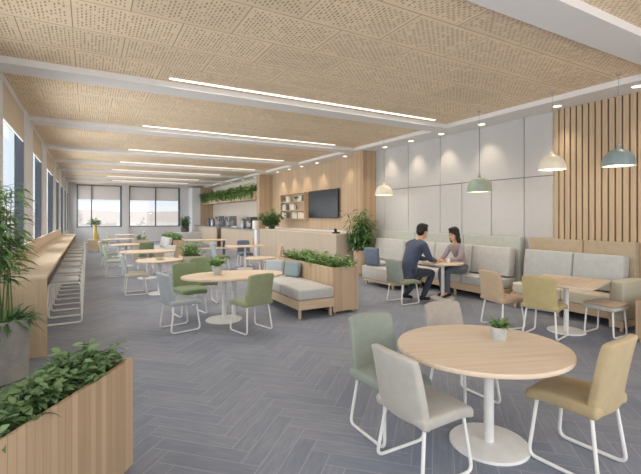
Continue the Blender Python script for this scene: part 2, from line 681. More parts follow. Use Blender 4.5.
# left wall: piers, parapet, head, windows with blinds
PIERS = [(-2.0, -1.2), (2.2, 3.0), (6.1, 7.3), (9.72, 10.95), (13.2, 14.4), (17.2, 18.5), (20.5, 21.6), (23.8, 24.9), (26.8, 27.9), (29.6, 30.3)]
w = MB()
for a, b in PIERS:
    w.box(XL - 0.18, XL, a, b, 0.0, ZC)
w.box(XL - 0.18, XL - 0.04, YB, 30.3, 0.0, 0.86)
w.box(XL - 0.18, XL - 0.02, YB, 30.3, 3.66, ZC)
struct('wall_left', w, M['white'])
struct('baseboard_left', MB().box(XL - 0.05, XL + 0.012, YB, 30.0, 0.0, 0.09), M['white'])
wi = 0
ORD = ['nearest', 'second', 'third', 'fourth', 'fifth', 'sixth', 'seventh', 'eighth', 'ninth', 'tenth', 'eleventh', 'twelfth',
       'thirteenth', 'fourteenth', 'fifteenth', 'sixteenth', 'seventeenth', 'eighteenth']
for i in range(len(PIERS) - 1):
    a, b = PIERS[i][1], PIERS[i + 1][0]
    wi += 1
    m = MB()
    x0, x1 = XL - 0.17, XL - 0.03
    t = 0.06
    m.box(x0, x1, a, a + t, 0.86, 3.66).box(x0, x1, b - t, b, 0.86, 3.66)
    m.box(x0, x1, a + t, b - t, 0.86, 0.93).box(x0, x1, a + t, b - t, 3.58, 3.66)
    fo = struct('window_%d' % wi, m, M['frame'], 'slate framed window in the left wall')
    g = MB().box(x0 + 0.02, x0 + 0.032, a + t, b - t, 0.93, 3.58)
    g.build('glass', M['glass'], fo, smooth=False)
    if i >= 2:
        s = thing('roller_blind', 'cream roller blind half lowered at the %s window along the left wall' % ORD[i - 2], 'blind', (XL - 0.07, (a + b) / 2, 3.14), 0, 'cream blinds on the left wall')
        hb = (b - a) / 2 - 0.01
        MB().box(0.035, 0.041, -hb, hb, 0.0, 0.52).build('blind_fabric', M['blind'], s, smooth=False)
        MB().box(0.026, 0.05, -hb, hb, -0.03, 0.0).build('bottom_rail', M['white'], s, smooth=False)

# far wall
w = MB()
w.box(-1.4, 7.95, YF, YF + 0.3, 0.0, 1.0)
w.box(-1.4, 7.95, YF, YF + 0.3, 3.69, ZC)
w.box(-1.4, -0.62, YF, YF + 0.3, 1.0, 3.69)
w.box(1.95, 2.36, YF - 0.12, YF + 0.3, 0.0, ZC)
w.box(5.63, 7.95, YF, YF + 0.3, 1.0, 3.69)
struct('wall_far', w, M['sill'])
struct('baseboard_far', MB().box(-1.05, 5.7, YF - 0.014, YF, 0.0, 0.09), M['white'])
for (a, b, mm, nm) in ((-0.62, 1.95, 0.2, 'left'), (2.36, 5.63, 4.03, 'right')):
    wi += 1
    m = MB()
    t = 0.07
    for (p, q) in ((a, a + t), (mm - 0.035, mm + 0.035), (b - t * 1.6, b)):
        m.box(p, q, YF - 0.02, YF + 0.16, 1.0, 3.69)
    m.box(a, b, YF - 0.02, YF + 0.16, 1.0, 1.05).box(a, b, YF - 0.02, YF + 0.16, 3.64, 3.69)
    fo = struct('window_%d' % wi, m, M['framef'], 'slate framed window at the far end')
    g = MB().box(a + t, mm - 0.035, YF + 0.08, YF + 0.092, 1.05, 3.64).box(mm + 0.035, b - t, YF + 0.08, YF + 0.092, 1.05, 3.64)
    g.build('glass', M['glass'], fo, smooth=False)
    for (p, q, sd) in ((a + t, mm - 0.035, 'left'), (mm + 0.035, b - t * 1.6, 'right')):
        s = thing('roller_blind', 'pale roller blind on the %s pane of the %s window in the far wall' % (sd, nm), 'blind', ((p + q) / 2, YF + 0.05, 2.8), 0, 'pale blinds on the far wall')
        hb = (q - p) / 2 - 0.004
        MB().box(-hb, hb, -0.004, 0.004, 0.0, 0.84).build('blind_fabric', M['blindw'], s, smooth=False)
        MB().box(-hb, hb, -0.012, 0.012, -0.03, 0.0).build('bottom_rail', M['white'], s, smooth=False)

# right wall: grey felt panels with open joints, lath wall, oak cladding, columns
w = MB()
w.box(XR, XR + 0.3, YB, 30.3, 0.0, ZC)
w.cur = 1
ZG = 2.46
up = [4.56, 5.17, 6.25, 7.43, 8.6, 9.65, 10.5]
lo = [4.56, 5.17, 5.94, 6.75, 7.43, 8.6, 9.65, 10.5]
for seq, z0, z1 in ((up, ZG + 0.008, ZS), (lo, 0.0, ZG - 0.008)):
    for a, b in zip(seq[:-1], seq[1:]):
        w.box(XR - 0.03, XR, a + 0.008, b - 0.008, z0, z1, 0.004, 1)
struct('wall_right', w, [M['joint'], M['panel']])
w = MB()
w.box(XR - 0.012, XR, YB, 4.555, 0.0, ZS)
w.cur = 1
yy = 4.545
while yy > YB:
    w.box(XR - 0.06, XR - 0.012, yy - 0.079, yy, 0.0, ZS, 0.004, 1)
    yy -= 0.104
struct('trim_20', w, [M['darkoak'], M['slatlath']], 'oak lath wall with dark gaps on the right')
struct('trim_21', MB().box(XR - 0.03, XR, 10.5, 18.2, 0.0, ZS), M['slatw'], 'oak clad wall behind the screen')
struct('trim_22', MB().box(7.14, XR, 10.05, 10.56, 0.0, ZS), M['slat'], 'oak clad column between the screen wall and the felt wall')
struct('trim_23', MB().box(6.98, XR, 18.15, 18.5, 0.0, ZS), M['slatw'], 'oak clad end wall of the kitchen niche')
struct('trim_24', MB().box(XR - 0.03, XR, 18.5, 29.4, 0.0, ZS), M['tile'], 'pale tiled back wall of the kitchen niche')
struct('trim_25', MB().box(6.75, XR - 0.03, 28.75, 29.2, 0.0, ZS), M['slatw'], 'oak end panel of the kitchen niche')
struct('trim_26', MB().box(6.2, 6.75, 28.75, 30.0, 0.0, ZS), M['white'], 'white column in the far right corner')
struct('baseboard_right', MB().box(XR - 0.075, XR - 0.06, YB, 4.5, 0.0, 0.09), M['oakx'])

# land outside
g = MB()
g.add([(-3000, -200, -14), (3000, -200, -14), (3000, 3000, -14), (-3000, 3000, -14)], [(0, 1, 2, 3)])
struct('ground_outside', g, M['land'], 'pale hazy plain beyond the windows')


def ridge(y, x0, x1, hmax, seed, n=90):
    vs, fs = [], []
    for i in range(n + 1):
        x = x0 + (x1 - x0) * i / n
        h = hmax * (0.55 + 0.45 * mnoise.fractal(Vector((x * 0.004 + seed, seed, 0)), 1.0, 2.0, 4))
        vs += [(x, y - 260, -14), (x, y, h), (x, y + 200, -14)]
    for i in range(n):
        for k in range(2):
            fs.append((i * 3 + k, i * 3 + 3 + k, i * 3 + 4 + k, i * 3 + 1 + k))
    return MB().add(vs, fs)


o = ridge(1500, -2200, 2200, 30, 3.3).build('hill', M['hill'])
tag(o, 'low pale hazy hill on the horizon beyond the far windows', 'hill')
o['kind'] = 'structure'


# ------------------------------------------------------------------ lamps
for i, (y, x0, x1) in enumerate([(6.44, 1.05, 6.45), (10.1, 1.08, 6.2), (13.88, 1.08, 6.3), (17.18, 1.05, 6.4), (20.15, 0.9, 5.7), (23.55, 0.85, 5.45), (26.25, 1.2, 5.4)]):
    t = thing('linear_ceiling_light', 'long thin glowing ceiling strip light, %s from the camera' % ORD[i], 'ceiling light', (0, y, ZC), 0, 'linear ceiling lights')
    MB().box(x0, x1, -0.042, 0.042, -0.012, 0.0).build('housing', M['metal'], t, smooth=False)
    MB().box(x0 + 0.01, x1 - 0.01, -0.034, 0.034, -0.018, -0.012).build('diffuser', M['led'], t, smooth=False)
    ld = bpy.data.lights.new('strip_glow', 'AREA')
    ld.shape = 'RECTANGLE'
    ld.size, ld.size_y = x1 - x0 - 0.02, 0.052
    ld.energy = LED_W
    ld.spread = R(148)
    ld.color = (1.0, 0.93, 0.84)
    q = bpy.data.objects.new('strip_glow', ld)
    COL.objects.link(q)
    q.location = ((x0 + x1) / 2, 0, -0.02)
    q.parent = t

DOWN = [(3.07, 7.27), (4.32, 7.32), (5.98, 7.36), (7.16, 7.38), (8.22, 7.38), (9.31, 7.38), (11.37, 7.36), (13.28, 7.36), (14.52, 7.36), (15.68, 7.36), (16.87, 7.36), (19.6, 7.3), (21.4, 7.3), (23.4, 7.3), (25.6, 7.3)]
first = None
for i, (y, x) in enumerate(DOWN):
    lb = 'small round recessed downlight in the right ceiling margin, %s from the camera' % ORD[i]
    if first is None:
        t = thing('downlight', lb, 'ceiling light', (x, y, ZS), 0, 'downlights along the right wall')
        MB().lathe([(0.066, -0.002), (0.078, -0.008), (0.084, -0.004), (0.084, 0.0)], 24).build('trim_ring', M['metal'], t)
        MB().lathe([(0.0001, -0.004), (0.066, -0.004), (0.066, -0.001)], 24).build('lens', M['spotdisc'], t)
        first = t
    else:
        t = dup(first, (x, y, ZS), 0, lb)
    ld = bpy.data.lights.new('downlight_beam', 'SPOT')
    ld.energy = SPOT_W
    ld.color = (1.0, 0.82, 0.6)
    ld.spot_size = R(92)
    ld.spot_blend = 0.7
    ld.shadow_soft_size = 0.05
    lo_ = bpy.data.objects.new('downlight_beam', ld)
    COL.objects.link(lo_)
    lo_.location = (0, 0, -0.03)
    lo_.parent = t
    lo_.rotation_euler = (0, R(8), 0)

PEND = [(6.72, 3.07, 2.41, 0.212, 'pblue', 'dusty blue dome pendant lamp hanging at the far right by the lath wall', True),
        (6.75, 4.07, 2.46, 0.21, 'pcream', 'cream dome pendant lamp hanging in front of the start of the lath wall', False),
        (6.71, 5.51, 2.16, 0.235, 'pgreen', 'sage green dome pendant lamp hanging before the grey felt wall', True),
        (6.9, 8.75, 2.25, 0.235, 'pcream', 'cream dome pendant lamp hanging nearest the oak column', False)]
for x, y, z, r, mt, lb, ring in PEND:
    t = thing('pendant_lamp', lb, 'pendant lamp', (x, y, z), 0, 'dome pendant lamps')
    k = r / 0.245
    prof = [(0.245, 0.0), (0.244, 0.04), (0.236, 0.095), (0.214, 0.16), (0.176, 0.218), (0.124, 0.26), (0.066, 0.284), (0.03, 0.288)]
    inn = [(0.024, 0.28), (0.064, 0.276), (0.121, 0.252), (0.171, 0.211), (0.208, 0.155), (0.23, 0.092), (0.238, 0.039), (0.239, 0.002)]
    clean(MB().lathe([(a * k, b * k) for a, b in prof + inn + [prof[0]]], 40, cap=False).build('shade', M[mt], t))
    MB().lathe([(0.03, 0.284 * k), (0.032, 0.31 * k), (0.03, 0.33 * k), (0.022, 0.35 * k), (0.008, 0.36 * k)], 20).build('cap', M[mt], t)
    if ring:
        MB().tube([(0.03 * math.cos(a), 0, 0.37 * k + 0.03 * math.sin(a)) for a in [R(q) for q in range(-20, 201, 20)]], 0.005).build('hook', M[mt], t)
    MB().tube([(0, 0, 0.35 * k), (0, 0, (ZC if x < XS else ZS) - z)], 0.0035, 6).build('cord', M['greymetal'], t)
    MB().lathe([(0.03, ZC - z - 0.015), (0.035, ZC - z)], 16).build('ceiling_rose', M['greymetal'], t)
    MB().lathe([(0.0001, 0.016), (0.232 * k, 0.016), (0.236 * k, 0.024), (0.0001, 0.024)], 40).build('diffuser', M['inner'], t)
    ld = bpy.data.lights.new('pendant_glow', 'POINT')
    ld.energy = 5
    ld.color = (1.0, 0.84, 0.64)
    ld.shadow_soft_size = 0.06
    q = bpy.data.objects.new('pendant_glow', ld)
    COL.objects.link(q)
    q.location = (0, 0, -0.07)
    q.parent = t


# ------------------------------------------------------------------ chairs
_chairs = {}


def curved_back(wb, wt, z0, z1, y0, y1, th, curve=0.035):
    """upholstered back: leans from y0 at z0 to y1 at z1 and wraps forward at its sides"""
    b = bmesh.new()
    nx, nz = 8, 6
    gr = []
    for side in (0, 1):
        rows = []
        for k in range(nz + 1):
            s = k / nz
            wd_ = (wb + (wt - wb) * s) / 2
            row = []
            for q in range(nx + 1):
                u = -1 + 2 * q / nx
                ztop = z0 + (z1 - z0) * s
                zc = ztop - (0.018 * abs(u) ** 3 if k == nz else 0)
                y = y0 + (y1 - y0) * (0.75 * s + 0.25 * s * s) + curve * u * u + (th if side else 0)
                row.append(b.verts.new((u * wd_, y, zc)))
            rows.append(row)
        gr.append(rows)
    A, B = gr
    for k in range(nz):
        for q in range(nx):
            b.faces.new((A[k][q], A[k][q + 1], A[k + 1][q + 1], A[k + 1][q]))
            b.faces.new((B[k][q], B[k + 1][q], B[k + 1][q + 1], B[k][q + 1]))
    for q in range(nx):
        b.faces.new((A[0][q], B[0][q], B[0][q + 1], A[0][q + 1]))
        b.faces.new((A[nz][q], A[nz][q + 1], B[nz][q + 1], B[nz][q]))
    for k in range(nz):
        b.faces.new((A[k][0], A[k + 1][0], B[k + 1][0], B[k][0]))
        b.faces.new((A[k][nx], B[k][nx], B[k + 1][nx], A[k + 1][nx]))
    b.normal_update()
    bmesh.ops.recalc_face_normals(b, faces=b.faces)
    sharp = [e_ for e_ in b.edges if len(e_.link_faces) == 2 and e_.calc_face_angle() > R(45)]
    bmesh.ops.bevel(b, geom=sharp, offset=th * 0.3, segments=3, profile=0.5, affect='EDGES')
    return MB().bm(b)


def chair(loc, deg, fab, label, group, seatmat=None, legmat='metal'):
    """sled base side chair; deg 0 faces +Y"""
    key = (fab, seatmat, legmat)
    if key in _chairs:
        return dup(_chairs[key], (loc[0], loc[1], 0), R(deg), label, group)
    t = thing('side_chair', label, 'chair', (loc[0], loc[1], 0), R(deg), group)
    s = MB()
    b = bmesh.new()
    bmesh.ops.create_grid(b, x_segments=8, y_segments=8, size=0.5)
    for v in b.verts:
        u, q = v.co.x * 2, v.co.y * 2
        v.co.x = u * (0.232 - 0.012 * q)
        v.co.y = q * 0.235 + 0.01
        v.co.z = 0.465 + 0.012 * (1 - u * u) - (0.03 * max(0, q) ** 3)
    r_ = bmesh.ops.extrude_face_region(b, geom=list(b.faces))
    for v in [g_ for g_ in r_['geom'] if isinstance(g_, bmesh.types.BMVert)]:
        v.co.z -= 0.075
    bmesh.ops.recalc_face_normals(b, faces=b.faces)
    sh = [e_ for e_ in b.edges if len(e_.link_faces) == 2 and e_.calc_face_angle() > R(50)]
    bmesh.ops.bevel(b, geom=sh, offset=0.024, segments=3, profile=0.5, affect='EDGES')
    s.bm(b)
    s.build('seat', M[seatmat or fab], t)
    curved_back(0.45, 0.42, 0.395, 0.865, -0.235, -0.33, 0.062).build('backrest', M[fab], t)
    for sx in (-1, 1):
        p = fillet([(sx * 0.185, 0.17, 0.40), (sx * 0.222, 0.215, 0.013), (sx * 0.222, -0.225, 0.013), (sx * 0.185, -0.17, 0.40)], 0.06, 5)
        MB().tube(p, 0.0125, 10).build('sled_leg', M[legmat], t)
    for sy in (-0.165, 0.165):
        MB().tube([(-0.19, sy, 0.387), (0.19, sy, 0.387)], 0.011, 8).build('seat_rail', M[legmat], t)
    _chairs[key] = t
    return t


# ------------------------------------------------------------------ tables
def round_table(loc, rx, ry, label, rz=0.0, h=0.74, br=0.25, group=None, th=0.035, off=(0.0, 0.0), second=None):
    t = thing('pedestal_table', label, 'table', (loc[0], loc[1], 0), rz, group)
    MB().lathe([(rx - 0.012, h - th), (rx - 0.002, h - th + 0.006), (rx, h - th + 0.014), (rx, h - 0.006), (rx - 0.004, h)], 64, 1.0, ry / rx).build('tabletop', M['top'], t)
    for q_ in [off] + ([second] if second else []):
        p_ = MB().lathe([(0.036, 0.018), (0.036, h - th - 0.012), (0.12, h - th - 0.012), (0.12, h - th)], 24).build('pole', M['metal'], t)
        p_.location = (q_[0], q_[1], 0)
    p_ = MB().lathe([(br, 0.0), (br, 0.012), (br - 0.006, 0.018), (0.05, 0.024)], 48).build('base_plate', M['metal'], t)
    p_.location = (off[0], off[1], 0)
    return t


def rect_table(loc, w, d, label, rz=0.0, h=0.74, br=0.25, group=None):
    t = thing('pedestal_table', label, 'table', (loc[0], loc[1], 0), rz, group)
    MB().box(-w / 2, w / 2, -d / 2, d / 2, h - 0.03, h, 0.006).build('tabletop', M['top'], t)
    MB().box(-0.2, 0.2, -0.2, 0.2, h - 0.042, h - 0.03).lathe([(0.034, 0.018), (0.034, h - 0.042)], 24).build('pole', M['metal'], t)
    MB().lathe([(br, 0.0), (br, 0.012), (br - 0.006, 0.018), (0.05, 0.024)], 48).build('base_plate', M['metal'], t)
    return t


# ------------------------------------------------------------------ plants
def rnd(a, b):
    return random.uniform(a, b)


def bush(n_stem, rx, ry, h, n_leaf, L, W, droop=0.5, lean=0.55, low=0.25):
    """leafy clump with its foot at the origin -> (leaves, stems)"""
    lv, st = MB(), MB()
    for s in range(n_stem):
        a, q = rnd(0, 2 * PI), math.sqrt(random.random())
        x0, y0 = rx * 0.55 * q * math.cos(a), ry * 0.55 * q * math.sin(a)
        hh = h * rnd(0.55, 1.0) * (1 - 0.35 * q)
        x1, y1 = x0 + rx * lean * q * math.cos(a) + rnd(-.03, .03), y0 + ry * lean * q * math.sin(a) + rnd(-.03, .03)
        path = [(x0, y0, 0), (x0 + (x1 - x0) * .35, y0 + (y1 - y0) * .35, hh * .55), (x1, y1, hh)]
        st.tube(path, [0.005, 0.004, 0.002], 5)
        for k in range(n_leaf):
            f = low + (1 - low) * (k + random.random()) / n_leaf
            if f < 0.55:
                u = f / 0.55
                p = [path[0][i] + (path[1][i] - path[0][i]) * u for i in range(3)]
            else:
                u = min(1.0, (f - 0.55) / 0.45)
                p = [path[1][i] + (path[2][i] - path[1][i]) * u for i in range(3)]
            b = rnd(0, 2 * PI)
            el = rnd(-0.1, 0.9)
            lv.leaf(p, (math.cos(b), math.sin(b), el), L * rnd(.7, 1.15), W * rnd(.75, 1.15), droop * rnd(.4, 1.2), rnd(-.5, .5))
    return lv, st


def tuft(n, L, W, spread=0.8, droop=0.5):
    lv = MB()
    for k in range(n):
        b = rnd(0, 2 * PI)
        lv.leaf((rnd(-.012, .012), rnd(-.012, .012), 0), (math.cos(b) * spread, math.sin(b) * spread, rnd(.5, 1.4)), L * rnd(.6, 1.1), W, droop * rnd(.3, 1.3), rnd(-.4, .4))
    return lv


def table_plant(loc, z, label, r=0.052, h=0.1, leafs=46, L=0.11, W=0.022, mt='leafb'):
    t = thing('potted_plant', label, 'potted plant', (loc[0], loc[1], z), 0, 'small potted plants on tables')
    MB().lathe([(r * 0.86, 0.0), (r * 0.92, 0.006), (r, h * 0.8), (r, h), (r - 0.008, h), (r - 0.01, h - 0.012)], 28).build('pot', M['pot'], t)
    lv, st = MB(), tuft(leafs, L, W, 0.8, 0.45)
    q = st.build('foliage', M[mt], t)
    q.location = (0, 0, h - 0.014)
    MB().lathe([(r - 0.012, h - 0.03), (r - 0.012, h - 0.012)], 20).build('soil', M['soil'], t)
    return t


def planter_box(loc, rz, lx, ly, h, label, plants, mat='slat', leafmat='leafd', wall=0.025, feet=True, group=None):
    """long planter: local x across, y along; plants = list of (y, args for bush)"""
    t = thing('planter', label, 'planter', loc, rz, group)
    b = MB()
    z0 = 0.04 if feet else 0.0
    b.box(0, lx, 0, wall, z0, h).box(0, lx, ly - wall, ly, z0, h).box(0, wall, wall, ly - wall, z0, h).box(lx - wall, lx, wall, ly - wall, z0, h)
    b.box(wall, lx - wall, wall, ly - wall, z0, z0 + 0.03)
    b.build('box', M[mat], t, smooth=False)
    if feet:
        for fx, fy in ((0.05, 0.06), (lx - 0.09, 0.06), (0.05, ly - 0.1), (lx - 0.09, ly - 0.1)):
            MB().box(fx, fx + 0.04, fy, fy + 0.04, 0, z0).build('foot', M['oakz'], t, smooth=False)
    MB().box(wall, lx - wall, wall, ly - wall, h - 0.12, h - 0.07).build('soil', M['soil'], t, smooth=False)
    for y, args in plants:
        lv, st = bush(*args)
        p = lv.build('plant', M[leafmat], t)
        p.location = (lx / 2, y, h - 0.08)
        st.build('stem', M['stem'], p)
    return t


# ------------------------------------------------------------------ foreground
ang = math.atan2(-(0.26 + 0.318), 2.99 - 2.14)          # long side runs away to the right
L0 = 1.75
pl = [(y, (44, 0.15, 0.28, hh_, 16, 0.085, 0.04, 0.45, 0.7, 0.2)) for y, hh_ in ((0.14, .12), (0.45, .13), (0.8, .15), (1.13, .19), (1.37, .23), (1.51, .25))]
d0 = Vector((0.26, 2.99)) - Vector((-math.sin(ang), math.cos(ang))) * L0
wpl = 0.38
cpl = Vector((d0.x, d0.y)) - Vector((math.cos(ang), math.sin(ang))) * wpl
planter_box((cpl.x, cpl.y, 0), ang, wpl, L0, 0.74, 'long oak slat planter of broad leaved plants in the left foreground', pl, 'slat', 'leaf')

# concrete tub with bamboo
t = thing('potted_bamboo', 'tall leafy bamboo in a round speckled concrete tub at the left edge', 'potted plant', (-0.80, 5.32, 0))
MB().lathe([(0.235, 0.0), (0.25, 0.012), (0.275, 0.61), (0.275, 0.63), (0.25, 0.63), (0.245, 0.5)], 48).build('tub', M['concrete'], t)
MB().lathe([(0.243, 0.5), (0.243, 0.55)], 32).build('soil', M['soil'], t)
lv, st = MB(), MB()
for s in range(17):
    a, q = rnd(0, 2 * PI), math.sqrt(random.random())
    x0, y0 = 0.15 * q * math.cos(a), 0.15 * q * math.sin(a)
    hh = rnd(1.0, 1.62)
    x1, y1 = max(-.12, x0 * 1.4 + rnd(-.15, .17)), min(.16, y0 * 1.4 + rnd(-.22, .08))
    path = [(x0, y0, .44), (x0 + (x1 - x0) * .4, y0 + (y1 - y0) * .4, .44 + hh * .5), (x1, y1, .44 + hh)]
    st.tube(path, [0.008, 0.006, 0.003], 6)
    for k in range(52):
        f = rnd(0.42, 1.0)
        p = Vector(path[1]).lerp(Vector(path[2]), (f - .42) / .58)
        b = rnd(0, 2 * PI)
        tw = Vector((math.cos(b), math.sin(b), rnd(-.1, .5)))
        if p.x < 0.0 and tw.x < 0:
            tw.x *= 0.3
        if p.y > 0.1 and tw.y > 0:
            tw.y *= -1
        p2 = p + tw * rnd(.03, .16)
        st.tube([p, p2], 0.002, 4)
        lv.leaf(p2, tw + Vector((0, 0, -.1)), rnd(.1, .17), rnd(.024, .038), rnd(.2, .8), rnd(-.6, .6))
lv.build('leaves', M['leaf'], t)
st.build('stems', M['stem'], t)
tf = MB()
for k in range(230):
    b, q = rnd(0, 2 * PI), math.sqrt(random.random()) * .2
    if q * math.cos(b) < -.05 and math.cos(b) < -.5:
        continue
    tf.leaf((q * math.cos(b), q * math.sin(b), .55), (math.cos(b) * rnd(.3, 1), math.sin(b) * rnd(.3, 1), rnd(.5, 1.5)), rnd(.24, .44), .034, rnd(.4, 1.0), rnd(-.4, .4))
tf.build('undergrowth', M['leafd'], t)

# bar counter along the windows
t = thing('window_counter', 'long oak bar counter running along the left windows', 'counter', (0, 0, 0))
YC0, YC1 = 5.92, 19.6
MB().box(-0.94, -0.43, YC0, YC1, 0.93, 0.97, 0.004, 1).build('worktop', M['topy'], t, smooth=False)
MB().box(-0.99, -0.94, YC0, YC1, 0.90, 1.2, 0.004, 1).build('upstand', M['topy'], t, smooth=False)
MB().box(-0.94, -0.43, YC0, YC0 + 0.05, 0.0, 0.93).build('end_panel', M['oakz'], t, smooth=False)
MB().box(-0.94, -0.43, YC1 - 0.05, YC1, 0.0, 0.93).build('end_panel', M['oakz'], t, smooth=False)
MB().box(-0.99, -0.94, YC0, YC1, 0.0, 0.90).build('back_panel', M['slat'], t, smooth=False)

first = None
for k in range(11):
    y = 7.78 + 1.12 * k
    lb = 'white tube bar stool at the window counter, %s from the near end' % ORD[k].replace('nearest', 'first')
    if first is None:
        t = thing('bar_stool', lb, 'stool', (-0.325, y, 0), R(90), 'bar stools along the window counter')
        for sx in (-1, 1):
            p = fillet([(sx * 0.27, -0.24, 0.016), (sx * 0.27, 0.24, 0.016), (sx * 0.27, 0.2, 0.642), (sx * 0.27, -0.22, 0.642)], 0.055, 5, True)
            MB().tube(p, 0.016, 8, True).build('side_frame', M['metal'], t)
        MB().tube([(-0.27, 0.215, 0.24), (0.27, 0.215, 0.24)], 0.01, 8).build('footrest', M['metal'], t)
        MB().box(-0.285, 0.285, -0.19, 0.17, 0.652, 0.69, 0.012).build('seat', M['lightgrey'], t)
        first = t
    else:
        dup(first, (-0.325, y, 0), R(90), lb)

# foreground round table
round_table((2.51, 2.04), 0.61, 0.57, 'large round oak table on a white pedestal in the right foreground', R(-20), br=0.28, off=(0.07, 0.02))
GF = 'chairs round the large foreground table'
chair((2.07, 2.55), 180, 'sage', 'sage green sled chair at the left back of the foreground round table', GF)
chair((1.98, 2.08), -90, 'beige', 'oatmeal sled chair with its back to the camera at the foreground table', GF).scale = (1, 1, 0.95)
chair((2.96, 2.6), 180, 'taupe', 'taupe sled chair behind the foreground round table', GF)
chair((2.93, 1.6), 5, 'mustard', 'sandy mustard sled chair at the right of the foreground round table', GF).scale = (0.98, 1.0, 1.06)
table_plant((2.73, 2.06), 0.74, 'small tufted plant in a grey concrete pot on the foreground round table', 0.06, 0.1, 60, 0.15, 0.026)

# tan banquette side
rect_table((6.1, 3.47), 1.06, 0.9, 'square oak cafe table in front of the tan backed banquette', R(15))
GT = 'chairs at the square cafe table'
chair((5.55, 4.12), -100, 'peach', 'tan sled chair left of the square table by the tan backed banquette', GT)
chair((5.64, 3.5), -78, 'yellow', 'mustard yellow sled chair with its back to us at the square cafe table', GT)
t = thing('low_stool', 'tan topped low stool on white sled legs by the banquette armrest', 'stool', (6.42, 3.1, 0), R(-90))
MB().box(-0.21, 0.21, -0.2, 0.2, 0.37, 0.43, 0.02).build('seat_base', M['warmgrey'], t)
MB().box(-0.21, 0.21, -0.2, 0.2, 0.43, 0.46, 0.014).build('seat_pad', M['peach'], t)
for sx in (-1, 1):
    MB().tube(fillet([(sx * 0.17, 0.16, 0.38), (sx * 0.19, 0.18, 0.013), (sx * 0.19, -0.18, 0.013), (sx * 0.17, -0.16, 0.38)], 0.05, 4), 0.0125, 8).build('sled_leg', M['metal'], t)


def banquette(label, y0, y1, backmat, cush, seatm, splits, xf=6.86, panel_splits=(), arm=False):
    t = thing('banquette', label, 'bench', (0, 0, 0))
    ps = [y0] + list(panel_splits) + [y1]
    for a, b in zip(ps[:-1], ps[1:]):
        MB().box(7.44, 7.585, a + 0.004, b - 0.004, 0.3, 1.27, 0.02).build('back_panel', M[backmat], t)
    sp = [y0 + 0.06] + list(splits) + [y1 - 0.06]
    for a, b in zip(sp[:-1], sp[1:]):
        m = MB()
        m.box(-0.1, 0.1, a + 0.005, b - 0.005, -0.29, 0.29, 0.035, 3, Matrix.Translation((7.29, 0, 0.77)) @ Matrix.Rotation(R(7), 4, 'Y'))
        m.build('back_cushion', M[cush], t)
    for a, b in zip(sp[:-1], sp[1:]):
        MB().box(xf, 7.42, a + 0.003, b - 0.003, 0.27, 0.465, 0.03, 3).build('seat_cushion', M[seatm], t)
    MB().box(xf + 0.01, 7.44, y0 + 0.03, y1 - 0.03, 0.13, 0.27).build('base_rail', M['oakx'], t, smooth=False)
    n = max(2, int((y1 - y0) / 0.9))
    for k in range(n + 1):
        y = y0 + 0.1 + (y1 - y0 - 0.2) * k / n
        MB().box(xf + 0.03, xf + 0.07, y - 0.02, y + 0.02, 0, 0.13).build('foot', M['oakx'], t, smooth=False)
    for y in (y0 + 0.1, y1 - 0.1):
        MB().box(7.36, 7.40, y - 0.02, y + 0.02, 0, 0.13).build('foot', M['oakx'], t, smooth=False)
    if arm:
        MB().box(6.7, 7.43, y0 - 0.17, y0 + 0.03, 0.16, 0.74, 0.035, 3).build('armrest', M['armtan'], t)
        MB().box(6.73, 7.43, y0 - 0.15, y0 + 0.03, 0.06, 0.16).build('armrest_base', M['oakx'], t, smooth=False)
        MB().box(6.75, 6.79, y0 - 0.13, y0 - 0.09, 0.0, 0.06).build('foot', M['oakx'], t, smooth=False)
    return t


banquette('long banquette with beige felt back and light grey cushions before the lath wall', 3.16, 4.96, 'tanback', 'lightgrey', 'paleseat', [4.0], panel_splits=[3.95], arm=True)
t = banquette('long grey banquette with grey green back panel where the woman sits', 5.13, 9.6, 'greygreen', 'warmgrey', 'warmgrey', [6.11, 7.2, 8.3], panel_splits=[6.55, 8.15])
MB().box(6.0, 6.85, 7.25, 8.5, 0.15, 0.46, 0.03, 3).build('chaise_cushion', M['warmgrey'], t)
MB().box(6.02, 6.85, 7.28, 8.47, 0.1, 0.15).build('chaise_rail', M['oakx'], t, smooth=False)
for y in (7.35, 8.35):
    MB().box(6.05, 6.09, y, y + 0.04, 0, 0.1).build('foot', M['oakx'], t, smooth=False)
# continuation of the tan banquette past its armrest is a cabinet
t = thing('low_cabinet', 'low oak slat cabinet cut by the right edge beside the banquette arm', 'cabinet', (6.4, 2.2, 0))
MB().box(0.0, 0.62, 0.0, 0.52, 0.05, 0.55).build('body', M['slat'], t, smooth=False)
for fx in (0.03, 0.55):
    for fy in (0.03, 0.45):
        MB().box(fx, fx + 0.035, fy, fy + 0.035, 0, 0.05).build('foot', M['oakz'], t, smooth=False)

# slate cushion chair at the end of the chaise
t = thing('lounge_cushion', 'slate blue upright back cushion standing on the left end of the grey banquette', 'cushion', (6.12, 8.2, 0.46), R(-75))
MB().box(-0.21, 0.21, -0.07, 0.07, 0.03, 0.46, 0.05, 3, Matrix.Rotation(R(8), 4, 'X')).build('cushion_pad', M['slate'], t)
MB().box(-0.21, 0.21, 0.0, 0.3, 0.0, 0.05, 0.02, 3).build('cushion_foot', M['teal'], t)
t = thing('laptop', 'dark closed laptop lying on the grey banquette behind the seated man', 'laptop', (6.32, 7.55, 0.46), R(20))
MB().box(-0.17, 0.17, -0.12, 0.12, 0.0, 0.012, 0.004).build('base', M['slate'], t)
MB().box(-0.17, 0.17, -0.12, 0.12, 0.012, 0.02, 0.003).build('lid', M['slate'], t)
tag(MB().lathe([(0.034, 0.0), (0.04, 0.1), (0.04, 0.11), (0.034, 0.11), (0.03, 0.01)], 20).build('cup', M['black']), 'black takeaway cup standing on the grey banquette beside the laptop', 'cup').location = (6.5, 7.38, 0.46)

